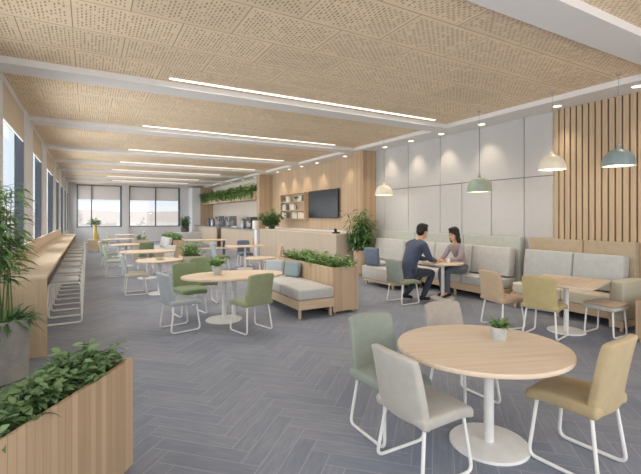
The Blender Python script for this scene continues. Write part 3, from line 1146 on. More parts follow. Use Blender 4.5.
# meeting table with the couple
round_table((6.36, 6.13), 0.41, 0.41, 'small round oak table between the seated man and woman', br=0.25)
chair((5.36, 6.2), -90, 'sage', 'sage and olive sled chair the man in navy sits on', 'chairs in the middle of the room', 'green')
table_plant((6.2, 6.32), 0.74, 'small green plant in a white pot on the table between the couple', 0.04, 0.06, 36, 0.09, 0.02)
t = thing('mug', 'pale mug on the small table in front of the woman', 'mug', (6.38, 6.0, 0.74))
MB().lathe([(0.03, 0.0), (0.036, 0.006), (0.038, 0.085), (0.033, 0.085), (0.03, 0.01)], 20).build('cup_body', M['bookw'], t)
MB().tube([(0.036, 0, 0.02), (0.06, 0, 0.03), (0.062, 0, 0.055), (0.037, 0, 0.07)], 0.005, 6).build('handle', M['bookw'], t)


# ------------------------------------------------------------------ people
def skin_mesh(nodes, edges, sub=2):
    names = list(nodes)
    me = bpy.data.meshes.new('tmp')
    me.from_pydata([nodes[n][0] for n in names], [(names.index(a), names.index(b)) for a, b in edges], [])
    ob = bpy.data.objects.new('tmp', me)
    COL.objects.link(ob)
    md = ob.modifiers.new('s', 'SKIN')
    md.use_smooth_shade = True
    for i, n in enumerate(names):
        r = nodes[n][1]
        me.skin_vertices[0].data[i].radius = r if isinstance(r, tuple) else (r, r)
        me.skin_vertices[0].data[i].use_root = (i == 0)
    sb = ob.modifiers.new('u', 'SUBSURF')
    sb.levels = sub
    sb.render_levels = sub
    dg = bpy.context.evaluated_depsgraph_get()
    ev = ob.evaluated_get(dg)
    m2 = bpy.data.meshes.new_from_object(ev, depsgraph=dg)
    vs = [v.co.copy() for v in m2.vertices]
    fs = [tuple(p.vertices) for p in m2.polygons]
    bpy.data.objects.remove(ob)
    bpy.data.meshes.remove(me)
    bpy.data.meshes.remove(m2)
    return vs, fs


def remesh(mb, name, mat, parent, vox, smooth=3):
    o = mb.build(name, mat)
    md = o.modifiers.new('r', 'REMESH')
    md.mode = 'VOXEL'
    md.voxel_size = vox
    md.use_smooth_shade = True
    if smooth:
        sm = o.modifiers.new('s', 'SMOOTH')
        sm.iterations = smooth
        sm.factor = 0.5
    dg = bpy.context.evaluated_depsgraph_get()
    me = bpy.data.meshes.new_from_object(o.evaluated_get(dg), depsgraph=dg)
    o.modifiers.clear()
    o.data = me
    if not me.materials:
        me.materials.append(mat)
    o.parent = parent
    return o


def head_shape(mb, c, s, tilt):
    """skull, jaw, nose and ears; local x is where the face looks"""
    T = Matrix.Translation(c) @ Matrix.Rotation(tilt, 4, 'Y') @ Matrix.Scale(s, 4)
    m = MB()
    m.sphere((-0.012, 0, 0.035), (0.1, 0.078, 0.098), 24, 16, T)
    m.sphere((0.03, 0, -0.045), (0.062, 0.058, 0.078), 20, 14, T)
    m.sphere((0.052, 0, -0.095), (0.028, 0.03, 0.022), 14, 10, T)
    m.sphere((0.1, 0, -0.028), (0.018, 0.013, 0.014), 12, 8, T)
    m.sphere((0.089, 0, -0.008), (0.014, 0.009, 0.03), 12, 8, T)
    m.sphere((0.083, 0, -0.065), (0.014, 0.024, 0.012), 12, 8, T)
    for sy in (-1, 1):
        m.sphere((-0.005, sy * 0.078, -0.018), (0.022, 0.01, 0.032), 12, 8, T)
    mb.add(m.v, m.f)
    return T


def hand(nodes, edges, wrist, tag_, d, side, palm_dn=Vector((0, 0, -1)), k=1.0, curl=0.35):
    """palm with four unequal bent fingers and a thumb on the side of the palm"""
    d = Vector(d).normalized()
    w = Vector(nodes[wrist][0])
    sd = palm_dn.cross(d).normalized() * side
    pm = w + d * 0.055 * k
    nodes[tag_ + 'palm'] = (tuple(pm), (0.019 * k, 0.033 * k))
    edges.append((wrist, tag_ + 'palm'))
    kn = w + d * 0.095 * k
    extra = []
    for i, ln in enumerate((0.07, 0.08, 0.075, 0.058)):
        b = pm + d * 0.02 * k + sd * (0.03 - 0.02 * i) * k
        a1 = kn + sd * (0.031 - 0.0205 * i) * k
        a2 = a1 + (d + palm_dn * curl * 0.5).normalized() * ln * 0.5 * k
        a3 = a2 + (d + palm_dn * curl * 1.4).normalized() * ln * 0.5 * k
        extra.append([b, a1, a2, a3])
    th0 = w + d * 0.03 * k + sd * 0.02 * k
    extra.append([th0, th0 + (d * 0.5 + sd * 0.8).normalized() * 0.045 * k, th0 + (d * 0.9 + sd * 0.7).normalized() * 0.085 * k])
    return extra


def person(loc, rz, label, nd, eg, shirt, trs, hands, headc, hs, tilt, mats, hairfn):
    t = thing('person', label, 'person', loc, rz)
    nodes, edges = dict(nd), list(eg)
    fingers = []
    for (wr, tg, d, sd) in hands:
        fingers += hand(nodes, edges, wr, tg, d, sd, k=1.12)
    mb = MB()
    mb.add(*skin_mesh(nodes, edges))
    for ch in fingers:
        mb.tube([ch[0]] + fillet(ch, 0.015, 3)[1:], 0.0095, 8)
        mb.sphere(tuple(ch[-1]), 0.0095, 8, 6)
    T = head_shape(mb, headc, hs, tilt)
    remesh(mb, 'body', M['skin'], t, 0.0062, 2)
    for nm, part, mt in (('shirt', shirt, mats[0]), ('trousers', trs, mats[1])):
        m = MB()
        q_ = {k: (nd[k][0], v) for k, v in part[0].items()}
        pv = Vector(nd['pelvis'][0])
        if nm == 'shirt':
            nk = Vector(nd['neck'][0]).lerp(Vector(nd['upper'][0]), 0.15)
            q_['collar'] = (tuple(nk), 0.07)
            q_['hem'] = (tuple(pv - Vector((0.0, 0, 0.1))), tuple(v_ * 1.0 for v_ in part[0]['pelvis']))
            for a_, b_ in (('wl', 'el'), ('wr', 'er')):
                q_[a_] = (tuple(Vector(nd[a_][0]) * 1.0), part[0][a_])
            ee = part[1] + [('upper', 'collar'), ('pelvis', 'hem')]
        else:
            q_['waist'] = (tuple(pv + Vector((0.01, 0, 0.1))), part[0]['pelvis'])
            for a_ in ('al', 'ar'):
                kn_ = Vector(nd['k' + a_[1]][0])
                q_[a_] = (tuple(Vector(nd[a_][0]) + (Vector(nd[a_][0]) - kn_).normalized() * 0.05), part[0][a_])
            ee = part[1] + [('pelvis', 'waist')]
        m.add(*skin_mesh(q_, ee))
        remesh(m, nm, M[mt], t, 0.011, 4)
    for sy in (-1, 1):
        MB().sphere((0.078, sy * 0.031, 0.006), (0.01, 0.013, 0.008), 10, 8, T).build('eye', M['eye'], t)
        MB().tube([T @ Vector((0.084, sy * 0.014, 0.032)), T @ Vector((0.083, sy * 0.032, 0.038)), T @ Vector((0.068, sy * 0.05, 0.03))], 0.005, 6).build('eyebrow', M['hair'], t)
    MB().sphere((0.094, 0, -0.066), (0.005, 0.022, 0.007), 12, 8, T).build('mouth', M['lip'], t)
    h = MB()
    hairfn(h, T)
    remesh(h, 'hair', M['hair'], t, 0.009, 2)
    return t


def shoe(t, ankle, toe, k=1.0):
    a, b = Vector(ankle), Vector(toe)
    d = (b - a)
    d.z = 0
    d.normalize()
    m = MB()
    h = a - d * 0.045
    z = min(a.z, b.z + 0.02)
    m.sphere((h.x, h.y, a.z - 0.045), (0.05, 0.042, 0.05), 14, 10)
    mid = (a + b) / 2
    m.add(*skin_mesh({'a': ((h.x, h.y, a.z - 0.05), (0.042, 0.042)), 'b': ((mid.x, mid.y, (a.z + b.z) / 2 - 0.018), (0.042, 0.042)), 'c': (tuple(b), (0.034, 0.03))}, [('a', 'b'), ('b', 'c')]))
    remesh(m, 'shoe', M['shoe'], t, 0.01, 2)


def base_nodes(P):
    return {
        'pelvis': (P['pelvis'], (0.085, 0.075)), 'spine': (P['spine'], (0.09, 0.075)), 'chest': (P['chest'], (0.15, 0.105)),
        'upper': (P['upper'], (0.1, 0.075)), 'neck': (P['neck'], 0.05), 'skull': (P['skull'], 0.055),
        'sl': (P['sl'], 0.062), 'el': (P['el'], 0.044), 'wl': (P['wl'], (0.026, 0.03)),
        'sr': (P['sr'], 0.062), 'er': (P['er'], 0.044), 'wr': (P['wr'], (0.026, 0.03)),
        'hl': (P['hl'], 0.07), 'kl': (P['kl'], 0.06), 'al': (P['al'], 0.03), 'tl': (P['tl'], 0.028),
        'hr': (P['hr'], 0.07), 'kr': (P['kr'], 0.06), 'ar': (P['ar'], 0.03), 'tr': (P['tr'], 0.028)}


BE = [('pelvis', 'spine'), ('spine', 'chest'), ('chest', 'upper'), ('upper', 'neck'), ('neck', 'skull'),
      ('upper', 'sl'), ('sl', 'el'), ('el', 'wl'), ('upper', 'sr'), ('sr', 'er'), ('er', 'wr'),
      ('pelvis', 'hl'), ('hl', 'kl'), ('kl', 'al'), ('al', 'tl'), ('pelvis', 'hr'), ('hr', 'kr'), ('kr', 'ar'), ('ar', 'tr')]
SE = [('pelvis', 'spine'), ('spine', 'chest'), ('chest', 'upper'), ('upper', 'sl'), ('sl', 'el'), ('el', 'wl'), ('upper', 'sr'), ('sr', 'er'), ('er', 'wr')]
TE = [('pelvis', 'hl'), ('hl', 'kl'), ('kl', 'al'), ('pelvis', 'hr'), ('hr', 'kr'), ('kr', 'ar')]

P = dict(pelvis=(0.14, 0, 0.605), spine=(0.18, 0, 0.79), chest=(0.27, 0, 0.99), upper=(0.36, 0, 1.13), neck=(0.44, 0, 1.225), skull=(0.5, 0, 1.32),
         sl=(0.36, 0.2, 1.11), el=(0.53, 0.27, 0.84), wl=(0.80, 0.15, 0.785),
         sr=(0.36, -0.2, 1.11), er=(0.455, -0.26, 0.845), wr=(0.75, -0.13, 0.785),
         hl=(0.2, 0.1, 0.57), kl=(0.66, 0.13, 0.565), al=(0.2, 0.13, 0.14), tl=(0.36, 0.13, 0.035),
         hr=(0.2, -0.1, 0.57), kr=(0.68, -0.12, 0.565), ar=(0.42, -0.12, 0.12), tr=(0.58, -0.13, 0.035))
MN = base_nodes(P)
ssh = {'pelvis': (0.175, 0.15), 'spine': (0.175, 0.145), 'chest': (0.2, 0.16), 'upper': (0.165, 0.13), 'sl': 0.088, 'el': 0.066, 'wl': 0.046, 'sr': 0.088, 'er': 0.066, 'wr': 0.046}
str_ = {'pelvis': (0.16, 0.125), 'hl': 0.108, 'kl': 0.08, 'al': 0.056, 'hr': 0.108, 'kr': 0.08, 'ar': 0.056}


def hair_man(h, T):
    h.sphere((-0.02, 0, 0.05), (0.108, 0.088, 0.1), 24, 16, T)
    h.sphere((-0.055, 0, 0.0), (0.066, 0.08, 0.08), 20, 14, T)
    h.sphere((0.025, 0, 0.105), (0.07, 0.07, 0.042), 20, 12, T)


def hair_woman(h, T):
    h.sphere((-0.022, 0, 0.05), (0.11, 0.092, 0.1), 24, 16, T)
    h.sphere((-0.06, 0, -0.02), (0.068, 0.09, 0.12), 20, 14, T)
    h.sphere((-0.075, 0, -0.13), (0.055, 0.088, 0.12), 20, 14, T)
    h.sphere((-0.09, 0, -0.2), (0.042, 0.07, 0.1), 20, 14, T)
    for sy in (-1, 1):
        h.sphere((-0.012, sy * 0.082, -0.05), (0.045, 0.02, 0.12), 16, 12, T)
    h.sphere((0.03, 0, 0.105), (0.066, 0.072, 0.04), 20, 12, T)


MX, MY = 5.36, 6.2
pm_ = person((MX, MY, 0), 0, 'man with short black hair in a navy shirt, seated and leaning on the table', MN, BE,
             (ssh, SE), (str_, TE), [('wl', 'l', (1, -0.35, 0.02), -1), ('wr', 'r', (1, 0.3, 0.02), 1)], (0.515, 0, 1.375), 1.16, R(8), ('navy', 'navyd'), hair_man)
shoe(pm_, P['al'], P['tl'])
shoe(pm_, P['ar'], P['tr'])

P = dict(pelvis=(0.03, 0, 0.585), spine=(0.06, 0, 0.75), chest=(0.12, 0, 0.93), upper=(0.18, 0, 1.06), neck=(0.22, 0, 1.145), skull=(0.25, 0, 1.24),
         sl=(0.19, 0.165, 1.04), el=(0.33, 0.21, 0.81), wl=(0.56, 0.1, 0.785),
         sr=(0.19, -0.165, 1.04), er=(0.34, -0.2, 0.81), wr=(0.55, -0.1, 0.785),
         hl=(0.08, 0.09, 0.565), kl=(0.56, 0.1, 0.56), al=(0.56, 0.1, 0.12), tl=(0.7, 0.11, 0.035),
         hr=(0.08, -0.09, 0.565), kr=(0.56, -0.1, 0.56), ar=(0.48, -0.1, 0.12), tr=(0.62, -0.11, 0.035))
WN = base_nodes(P)
for k_ in ('pelvis', 'spine', 'chest', 'upper'):
    r_ = WN[k_][1]
    WN[k_] = (WN[k_][0], (r_[0] * 0.82, r_[1] * 0.82))
ssh2 = {'pelvis': (0.145, 0.115), 'spine': (0.125, 0.1), 'chest': (0.148, 0.115), 'upper': (0.115, 0.082), 'sl': 0.066, 'el': 0.053, 'wl': 0.04, 'sr': 0.066, 'er': 0.053, 'wr': 0.04}
str2 = {'pelvis': (0.15, 0.12), 'hl': 0.1, 'kl': 0.073, 'al': 0.054, 'hr': 0.1, 'kr': 0.073, 'ar': 0.054}
pw_ = person((6.99, 6.17, 0), PI, 'woman with long black hair in a mauve top and grey trousers, seated on the banquette', WN, BE,
             (ssh2, SE), (str2, TE), [('wl', 'l', (1, -0.25, 0.03), -1), ('wr', 'r', (1, 0.3, 0.03), 1)], (0.27, 0, 1.30), 1.1, R(8), ('mauve', 'greytrs'), hair_woman)
shoe(pw_, P['al'], P['tl'])
shoe(pw_, P['ar'], P['tr'])

# ------------------------------------------------------------------ middle of the room
round_table((2.06, 6.5), 0.82, 0.52, 'oval oak table with a potted plant in the middle of the room', R(-6), br=0.29, off=(-0.14, 0.08), second=(0.03, 0.14))
table_plant((1.82, 6.6), 0.74, 'small grassy plant in a pale grey pot on the oval middle table', 0.066, 0.14, 200, 0.26, 0.026)
GM = 'chairs in the middle of the room'
chair((1.2, 6.38), -78, 'bluegrey', 'pale blue grey sled chair at the left end of the oval table', GM)
chair((2.1, 5.8), 15, 'green', 'olive green sled chair with its back to us at the oval table', GM)
chair((1.52, 7.25), 190, 'midgreen', 'leaf green sled chair behind the left end of the oval table', GM)
chair((1.95, 8.05), 180, 'midgreen', 'leaf green sled chair behind the oval table in front of the small planter', GM)

# planter bench with sofa
pl = [(y, (44, 0.3, 0.36, 0.34, 13, 0.1, 0.036, 0.5, 0.7, 0.15)) for y in (0.3, 0.85, 1.4, 1.95)]
planter_box((3.66, 6.03, 0), 0, 0.52, 2.3, 0.80, 'waist high oak slat planter with dense greenery backing the grey bench', pl, 'slat', 'leafb')
t = thing('bench_seat', 'light grey upholstered bench on an oak base in front of the planter', 'bench', (2.98, 5.98, 0))
MB().box(0.0, 0.67, 0.0, 2.1, 0.15, 0.3).build('base', M['oakx'], t, smooth=False)
MB().box(-0.01, 0.67, -0.01, 0.72, 0.3, 0.49, 0.04, 3).build('seat_cushion', M['warmgrey'], t)
MB().box(-0.01, 0.67, 0.725, 1.42, 0.3, 0.49, 0.04, 3).build('seat_cushion', M['warmgrey'], t)
MB().box(-0.01, 0.67, 1.425, 2.1, 0.3, 0.49, 0.04, 3).build('seat_cushion', M['warmgrey'], t)
for fx, fy in ((0.02, 0.03), (0.6, 0.03), (0.02, 2.03), (0.6, 2.03)):
    MB().box(fx, fx + 0.04, fy, fy + 0.04, 0, 0.15).build('foot', M['oakz'], t, smooth=False)
for (x, y, a, mt, lb) in ((3.5, 7.35, 14, 'teal', 'grey teal scatter cushion leaning on the planter at the bench'),
                          (3.35, 7.85, 40, 'bluegrey', 'pale blue scatter cushion at the far end of the grey bench')):
    c = thing('scatter_cushion', lb, 'cushion', (x, y, 0.49), R(a))
    MB().box(-0.06, 0.06, -0.21, 0.21, 0.0, 0.3, 0.055, 4, Matrix.Rotation(R(12), 4, 'Y')).build('cushion_pad', M[mt], c)

# next tables
round_table((1.36, 9.55), 0.48, 0.46, 'round oak table with a small green dish behind the oval table', br=0.24)
t = thing('dish', 'small green glass dish on the round table behind the oval one', 'dish', (1.36, 9.45, 0.74))
MB().lathe([(0.04, 0.0), (0.09, 0.012), (0.1, 0.035), (0.094, 0.036), (0.084, 0.018), (0.0001, 0.012)], 24).build('bowl', M['palegreen'], t)
q = tuft(14, 0.07, 0.02).build('sprig', M['leafb'], t)
q.location = (0, 0, 0.014)
chair((0.9, 9.78), -90, 'bluegrey', 'pale blue grey sled chair at the round table with the green dish', GM, 'paleseat')
round_table((1.42, 12.1), 0.72, 0.5, 'oval oak table, third along the window aisle', R(-10), br=0.27)
chair((0.66, 12.95), -95, 'palegreen', 'pale green sled chair nearest the aisle at the third table', GM)
chair((0.62, 15.5), -95, 'palegreen', 'pale green sled chair beside the aisle one table further back', GM)
chair((1.62, 14.3), 0, 'midgreen', 'deep green sled chair seen from behind beyond the third table', GM)
chair((1.95, 12.75), 120, 'beige', 'oatmeal sled chair at the back right of the third table', GM)
round_table((1.12, 15.4), 0.5, 0.45, 'small round oak table, fourth along the window aisle', br=0.24)
round_table((1.1, 19.2), 0.6, 0.5, 'round oak table, fifth along the window aisle', br=0.24)
chair((1.85, 19.3), 90, 'yellow', 'yellow green sled chair right of the fifth aisle table', GM)
chair((1.3, 20.0), 180, 'bluegrey', 'pale blue grey sled chair behind the fifth aisle table', GM)
round_table((1.75, 24.0), 0.5, 0.5, 'small round oak table nearest the far windows', br=0.24)
chair((1.15, 24.4), -90, 'palegreen', 'pale green sled chair at the table nearest the far windows', GM)
chair((2.4, 24.3), 90, 'bluegrey', 'pale grey sled chair right of the table nearest the far windows', GM)
chair((0.62, 22.4), -100, 'mustard', 'mustard chair beside the low cabinet near the far windows', GM)

# small planter, second planter bench, third planter
pl = [(0.25, (34, 0.26, 0.26, 0.46, 14, 0.12, 0.034, 0.4, 0.7, 0.15))]
planter_box((1.84, 9.5, 0), 0, 0.5, 0.5, 0.78, 'square cream oak planter with grassy plant behind the green chairs', pl, 'slatd', 'leafb')
pl = [(y, (26, 0.22, 0.34, 0.4, 10, 0.12, 0.05, 0.5, 0.7, 0.15)) for y in (0.35, 1.05, 1.75, 2.4)]
planter_box((2.76, 16.0, 0), 0, 0.38, 2.7, 0.80, 'long oak planter with greenery backing the cushioned sofa further back', pl, 'slat', 'leafb')
t = thing('bench_seat', 'cream bench with back cushions in front of the further planter', 'bench', (2.1, 16.0, 0))
MB().box(0.0, 0.63, 0.0, 2.6, 0.12, 0.28).build('base', M['oakx'], t, smooth=False)
for k in range(3):
    MB().box(0.0, 0.63, 0.87 * k, 0.87 * k + 0.86, 0.28, 0.47, 0.035, 3).build('seat_cushion', M['warmgrey'], t)
for fx, fy in ((0.02, 0.03), (0.57, 0.03), (0.02, 2.53), (0.57, 2.53)):
    MB().box(fx, fx + 0.04, fy, fy + 0.04, 0, 0.12).build('foot', M['oakz'], t, smooth=False)
for k, (y, lb) in enumerate(((16.35, 'near'), (17.3, 'far'))):
    c = thing('scatter_cushion', 'large pale grey cushion leaning at the %s end of the further bench' % lb, 'cushion', (2.58, y, 0.47), R(8), 'pale cushions on the further bench')
    MB().box(-0.07, 0.07, -0.28, 0.28, 0.0, 0.42, 0.06, 4, Matrix.Rotation(R(14), 4, 'Y')).build('cushion_pad', M['lightgrey'], c)
pl = [(0.25, (22, 0.26, 0.26, 0.3, 9, 0.09, 0.04, 0.5, 0.7, 0.15))]
planter_box((1.5, 17.0, 0), 0, 0.55, 0.5, 0.8, 'square pale planter with leafy plant between the aisle tables', pl, 'slatd', 'leafd')

# kitchen side tables
round_table((3.45, 8.9), 0.36, 0.3, 'small oak side table behind the end of the grey bench', br=0.2)
rect_table((4.4, 12.7), 1.2, 0.75, 'oblong oak table before the reception desk', R(-8), br=0.26)
chair((3.62, 12.75), -90, 'bluegrey', 'grey and green sled chair at the oblong table before the desk', GM, 'midgreen')
chair((4.62, 13.35), 175, 'slate', 'dark sled chair behind the oblong table before the desk', GM)
chair((4.62, 11.0), 75, 'peach', 'tan sled chair seen edge on near the desk', GM)
t = thing('condiment_bottle', 'small tan bottle on the oblong table before the desk', 'bottle', (4.68, 12.75, 0.74))
MB().lathe([(0.035, 0), (0.04, 0.01), (0.04, 0.13), (0.016, 0.17), (0.014, 0.2)], 18).build('bottle_body', M['peach'], t)
MB().lathe([(0.017, 0.2), (0.017, 0.225)], 14).build('cap', M['darkoak'], t)
t = thing('communal_table', 'long oak communal table in front of the kitchen', 'table', (4.0, 16.9, 0), R(-12))
MB().box(-1.0, 1.0, -0.4, 0.4, 0.7, 0.74, 0.005).build('tabletop', M['top'], t)
for sx in (-0.9, 0.9):
    for sy in (-0.32, 0.32):
        MB().box(sx - 0.025, sx + 0.025, sy - 0.025, sy + 0.025, 0, 0.7).build('leg', M['darksteel'], t, smooth=False)
t = thing('communal_bench', 'oak bench tucked beside the communal table', 'bench', (3.95, 16.1, 0), R(-12))
MB().box(-0.8, 0.8, -0.15, 0.15, 0.42, 0.46, 0.005).build('seat', M['top'], t)
for sx in (-0.7, 0.7):
    MB().box(sx - 0.025, sx + 0.025, -0.12, 0.12, 0, 0.42).build('leg', M['darksteel'], t, smooth=False)
t = thing('sofa', 'light grey sofa with its back to us near the far windows', 'sofa', (4.5, 22.5, 0), 0)
MB().box(-0.75, 0.75, -0.4, -0.2, 0.1, 0.86, 0.05, 3).build('backrest', M['lightgrey'], t)
MB().box(-0.75, 0.75, -0.2, 0.4, 0.1, 0.44, 0.04, 3).build('seat_cushion', M['lightgrey'], t)
for sx in (-1, 1):
    MB().box(sx * 0.76 - 0.08, sx * 0.76 + 0.08, -0.4, 0.4, 0.1, 0.62, 0.04, 3).build('armrest', M['lightgrey'], t)
    MB().box(sx * 0.7 - 0.03, sx * 0.7 + 0.03, -0.35, 0.35, 0, 0.1).build('foot', M['oakx'], t, smooth=False)

# far left end: cabinet, vase
t = thing('low_cabinet', 'low pale cabinet at the far end of the bar counter', 'cabinet', (0.0, 22.0, 0))
MB().box(0, 0.5, 0, 0.45, 0.08, 0.58).build('body', M['oakx'], t, smooth=False)
for fx in (0.02, 0.44):
    for fy in (0.02, 0.39):
        MB().box(fx, fx + 0.04, fy, fy + 0.04, 0, 0.08).build('foot', M['oakz'], t, smooth=False)
t = thing('potted_plant', 'round bush in a tall yellow vase on the low far cabinet', 'potted plant', (0.3, 22.2, 0.58))
MB().lathe([(0.07, 0), (0.08, 0.06), (0.09, 0.3), (0.07, 0.58), (0.08, 0.68), (0.07, 0.68), (0.06, 0.6)], 24).build('vase', M['yellowpot'], t)
lv, st = bush(30, 0.3, 0.3, 0.46, 10, 0.11, 0.06, 0.3)
q = lv.build('foliage', M['leafd'], t)
q.location = (0, 0, 0.62)

# ------------------------------------------------------------------ desk, back ledge, kitchen
t = thing('reception_desk', 'long reception desk clad in pale oak slats below the wall screen', 'desk', (6.3, 10.2, 0))
MB().box(0.0, 0.05, 0.0, 6.1, 0.0, 1.14).build('front_panel', M['slatd'], t, smooth=False)
MB().box(0.05, 0.6, 0.0, 0.05, 0.0, 1.14).build('end_panel', M['slatd'], t, smooth=False)
MB().box(0.05, 0.6, 6.05, 6.1, 0.0, 1.14).build('end_panel', M['slatd'], t, smooth=False)
MB().box(-0.01, 0.62, -0.01, 6.11, 1.14, 1.17, 0.004, 1).build('worktop', M['top'], t, smooth=False)
t = thing('back_ledge', 'white ledge cabinet along the oak wall behind the desk', 'cabinet', (7.22, 10.6, 0))
MB().box(0.0, 0.39, 0.0, 7.4, 0.0, 1.16).build('body', M['white'], t, smooth=False)
MB().box(-0.01, 0.39, 0.0, 7.4, 1.16, 1.2).build('worktop', M['white'], t, smooth=False)
t = thing('card_terminal', 'small black device on the near end of the reception desk', 'device', (6.45, 10.45, 1.17), R(20))
MB().box(-0.07, 0.07, -0.1, 0.1, 0.0, 0.05, 0.01).build('base', M['black'], t)
MB().box(-0.06, 0.06, -0.01, 0.01, 0.05, 0.15, 0.006, 2, Matrix.Rotation(R(-15), 4, 'X')).build('display', M['screen'], t)
t = thing('desk_divider', 'narrow white post panel between the desk and the kitchen counter', 'panel', (6.25, 16.55, 0))
MB().box(0.0, 0.5, 0.0, 0.3, 0.0, 1.12).build('body', M['white'], t, smooth=False)

t = thing('television', 'large black wall mounted television screen on the oak wall', 'television', (7.54, 13.15, 2.14))
MB().box(-0.02, 0.02, -1.09, 1.09, -0.52, 0.52, 0.008).build('casing', M['black'], t)
MB().box(-0.024, -0.02, -1.07, 1.07, -0.5, 0.5).build('screen', M['screen'], t, smooth=False)
MB().box(0.02, 0.08, -0.3, 0.3, -0.2, 0.2).build('wall_bracket', M['black'], t, smooth=False)

t = thing('bookcase', 'oak wall bookcase with three shelves left of the television', 'shelf', (7.4, 14.4, 1.57))
for y in (0.0, 2.27):
    MB().box(0, 0.22, y, y + 0.03, 0, 1.07).build('side_panel', M['oakx'], t, smooth=False)
for z in (0.0, 0.35, 0.70, 1.04):
    MB().box(0, 0.22, 0.03, 2.27, z, z + 0.03).build('shelf_board', M['oakx'], t, smooth=False)
MB().box(0.2, 0.22, 0.03, 2.27, 0.03, 1.04).build('back_panel', M['slatw'], t, smooth=False)


def book(y, z, w, h, d, mt, label, group):
    b = thing('book', label, 'book', (7.44, y, z), 0, group)
    MB().box(0, d, 0, w, 0, h, 0.003, 1).build('cover', M[mt], b, smooth=False)
    MB().box(-0.002, d - 0.004, w * 0.15, w * 0.85, 0.004, h - 0.004).build('pages', M['paper'], b, smooth=False)


for row, (z, runs) in enumerate(((1.60, ((14.5, 8, 'bookt'), (15.15, 8, 'bookw'), (16.15, 7, 'bookg'))), (1.95, ((15.4, 7, 'bookw'), (15.62, 3, 'bookb'), (16.2, 6, 'bookg'))), (2.30, ((14.7, 6, 'bookg'), (15.9, 5, 'bookw'))))):
    nm = ('bottom', 'middle', 'top')[row]
    for y, n, mt in runs:
        for k in range(n):
            wdt = rnd(.045, .065)
            cn = {'bookt': 'tan', 'bookw': 'white', 'bookb': 'blue', 'bookg': 'grey'}[mt]
            book(y, z, wdt, rnd(.2, .27), rnd(.12, .15), mt, '%s book standing in a row on the %s shelf of the wall bookcase' % (cn, nm), '%s books on the %s shelf' % (cn, nm))
            y += wdt + 0.004
for y, wh in ((15.2, 'middle'), (16.45, 'left end'), (14.95, 'right part')):
    t = thing('potted_plant', 'small dark leafy plant on the top bookcase shelf, at its %s' % wh, 'potted plant', (7.5, y + 0.02, 2.30), 0, 'plants on the bookcase')
    MB().lathe([(0.04, 0), (0.055, 0.08), (0.05, 0.08)], 16).build('pot', M['pot'], t)
    lv, st = bush(12, 0.13, 0.2, 0.2, 7, 0.07, 0.035, 0.4)
    lv.build('foliage', M['leafd'], t).location = (0, 0, 0.07)

# kitchen
t = thing('kitchen_counter', 'tall kitchen counter with pale oak slat front', 'counter', (6.3, 16.95, 0))
MB().box(0, 0.05, 0, 5.15, 0, 1.06).build('front_panel', M['slatd'], t, smooth=False)
MB().box(0, 0.05, 6.05, 11.55, 0, 1.06).build('front_panel', M['slatd'], t, smooth=False)
MB().box(0.2, 0.24, 5.15, 6.05, 0, 1.06).build('recessed_panel', M['darkoak'], t, smooth=False)
MB().box(0.05, 0.66, 0, 0.05, 0, 1.06).build('end_panel', M['slatd'], t, smooth=False)
MB().box(0.05, 0.66, 11.5, 11.55, 0, 1.06).build('end_panel', M['slatd'], t, smooth=False)
MB().box(-0.02, 0.68, -0.01, 11.56, 1.06, 1.1).build('worktop', M['steel'], t, smooth=False)
t = thing('overhead_shelf', 'oak box shelf over the kitchen carrying trailing plants', 'shelf', (6.9, 18.52, 2.5))
MB().box(0.0, 0.02, 0, 10.2, 0, 0.38).box(0.02, 0.7, 0, 10.2, 0, 0.02).box(0.02, 0.7, 0, 0.02, 0.02, 0.38).box(0.02, 0.7, 10.18, 10.2, 0.02, 0.38).build('trough', M['oakx'], t, smooth=False)
MB().box(0.02, 0.7, 0.02, 10.18, 0.24, 0.3).build('soil', M['soil'], t, smooth=False)
for k, y in enumerate((19.2, 20.3, 21.6, 23.0, 24.4, 25.9, 27.4, 28.6)):
    t = thing('trailing_plant', 'bushy trailing plant on the kitchen overhead shelf, %s from the oak wall end' % ORD[k].replace('nearest', 'first'), 'plant', (7.05, y, 2.79), 0, 'trailing plants over the kitchen')
    lv, st = bush(46, 0.32, 0.66, 0.62, 11, 0.16, 0.075, 0.4, 0.9, 0.15)
    for s in range(16):
        x, yy_, = -0.17 + rnd(-.05, .0), rnd(-.6, .6)
        ln = rnd(.08, .36)
        for q in range(8):
            lv.leaf((x - 0.02 + rnd(-.05, .03), yy_ + rnd(-.06, .06), 0.12 - ln * q / 8), (rnd(-1, .2), rnd(-1, 1), rnd(-.8, .3)), rnd(.09, .15), .06, .5, rnd(-.5, .5))
    lv.build('foliage', M['leafb'], t)
    st.build('stems', M['stem'], t)


def machine(y, w, d, h, mt, label, group=None):
    t = thing('coffee_machine', label, 'coffee machine', (6.62, y, 1.1), 0, group)
    MB().box(0, d, -w / 2, w / 2, 0.0, 0.08, 0.01).box(d * 0.55, d, -w / 2, w / 2, 0.08, h, 0.015).box(0, d * 0.55, -w / 2, w / 2, h * 0.62, h, 0.015).build('body', M[mt], t)
    MB().box(0.02, d * 0.5, -w / 2 + 0.02, w / 2 - 0.02, 0.08, 0.09).build('drip_tray', M['black'], t, smooth=False)
    for s in (-1, 1):
        MB().lathe([(0.025, h * 0.62 - 0.07), (0.03, h * 0.62)], 12, mat=Matrix.Translation((d * 0.25, s * w * 0.22, 0))).build('brew_head', M['black'], t)
    MB().box(-0.006, 0.0, -w * 0.3, w * 0.3, h * 0.72, h * 0.9).build('display', M['screen'], t, smooth=False)


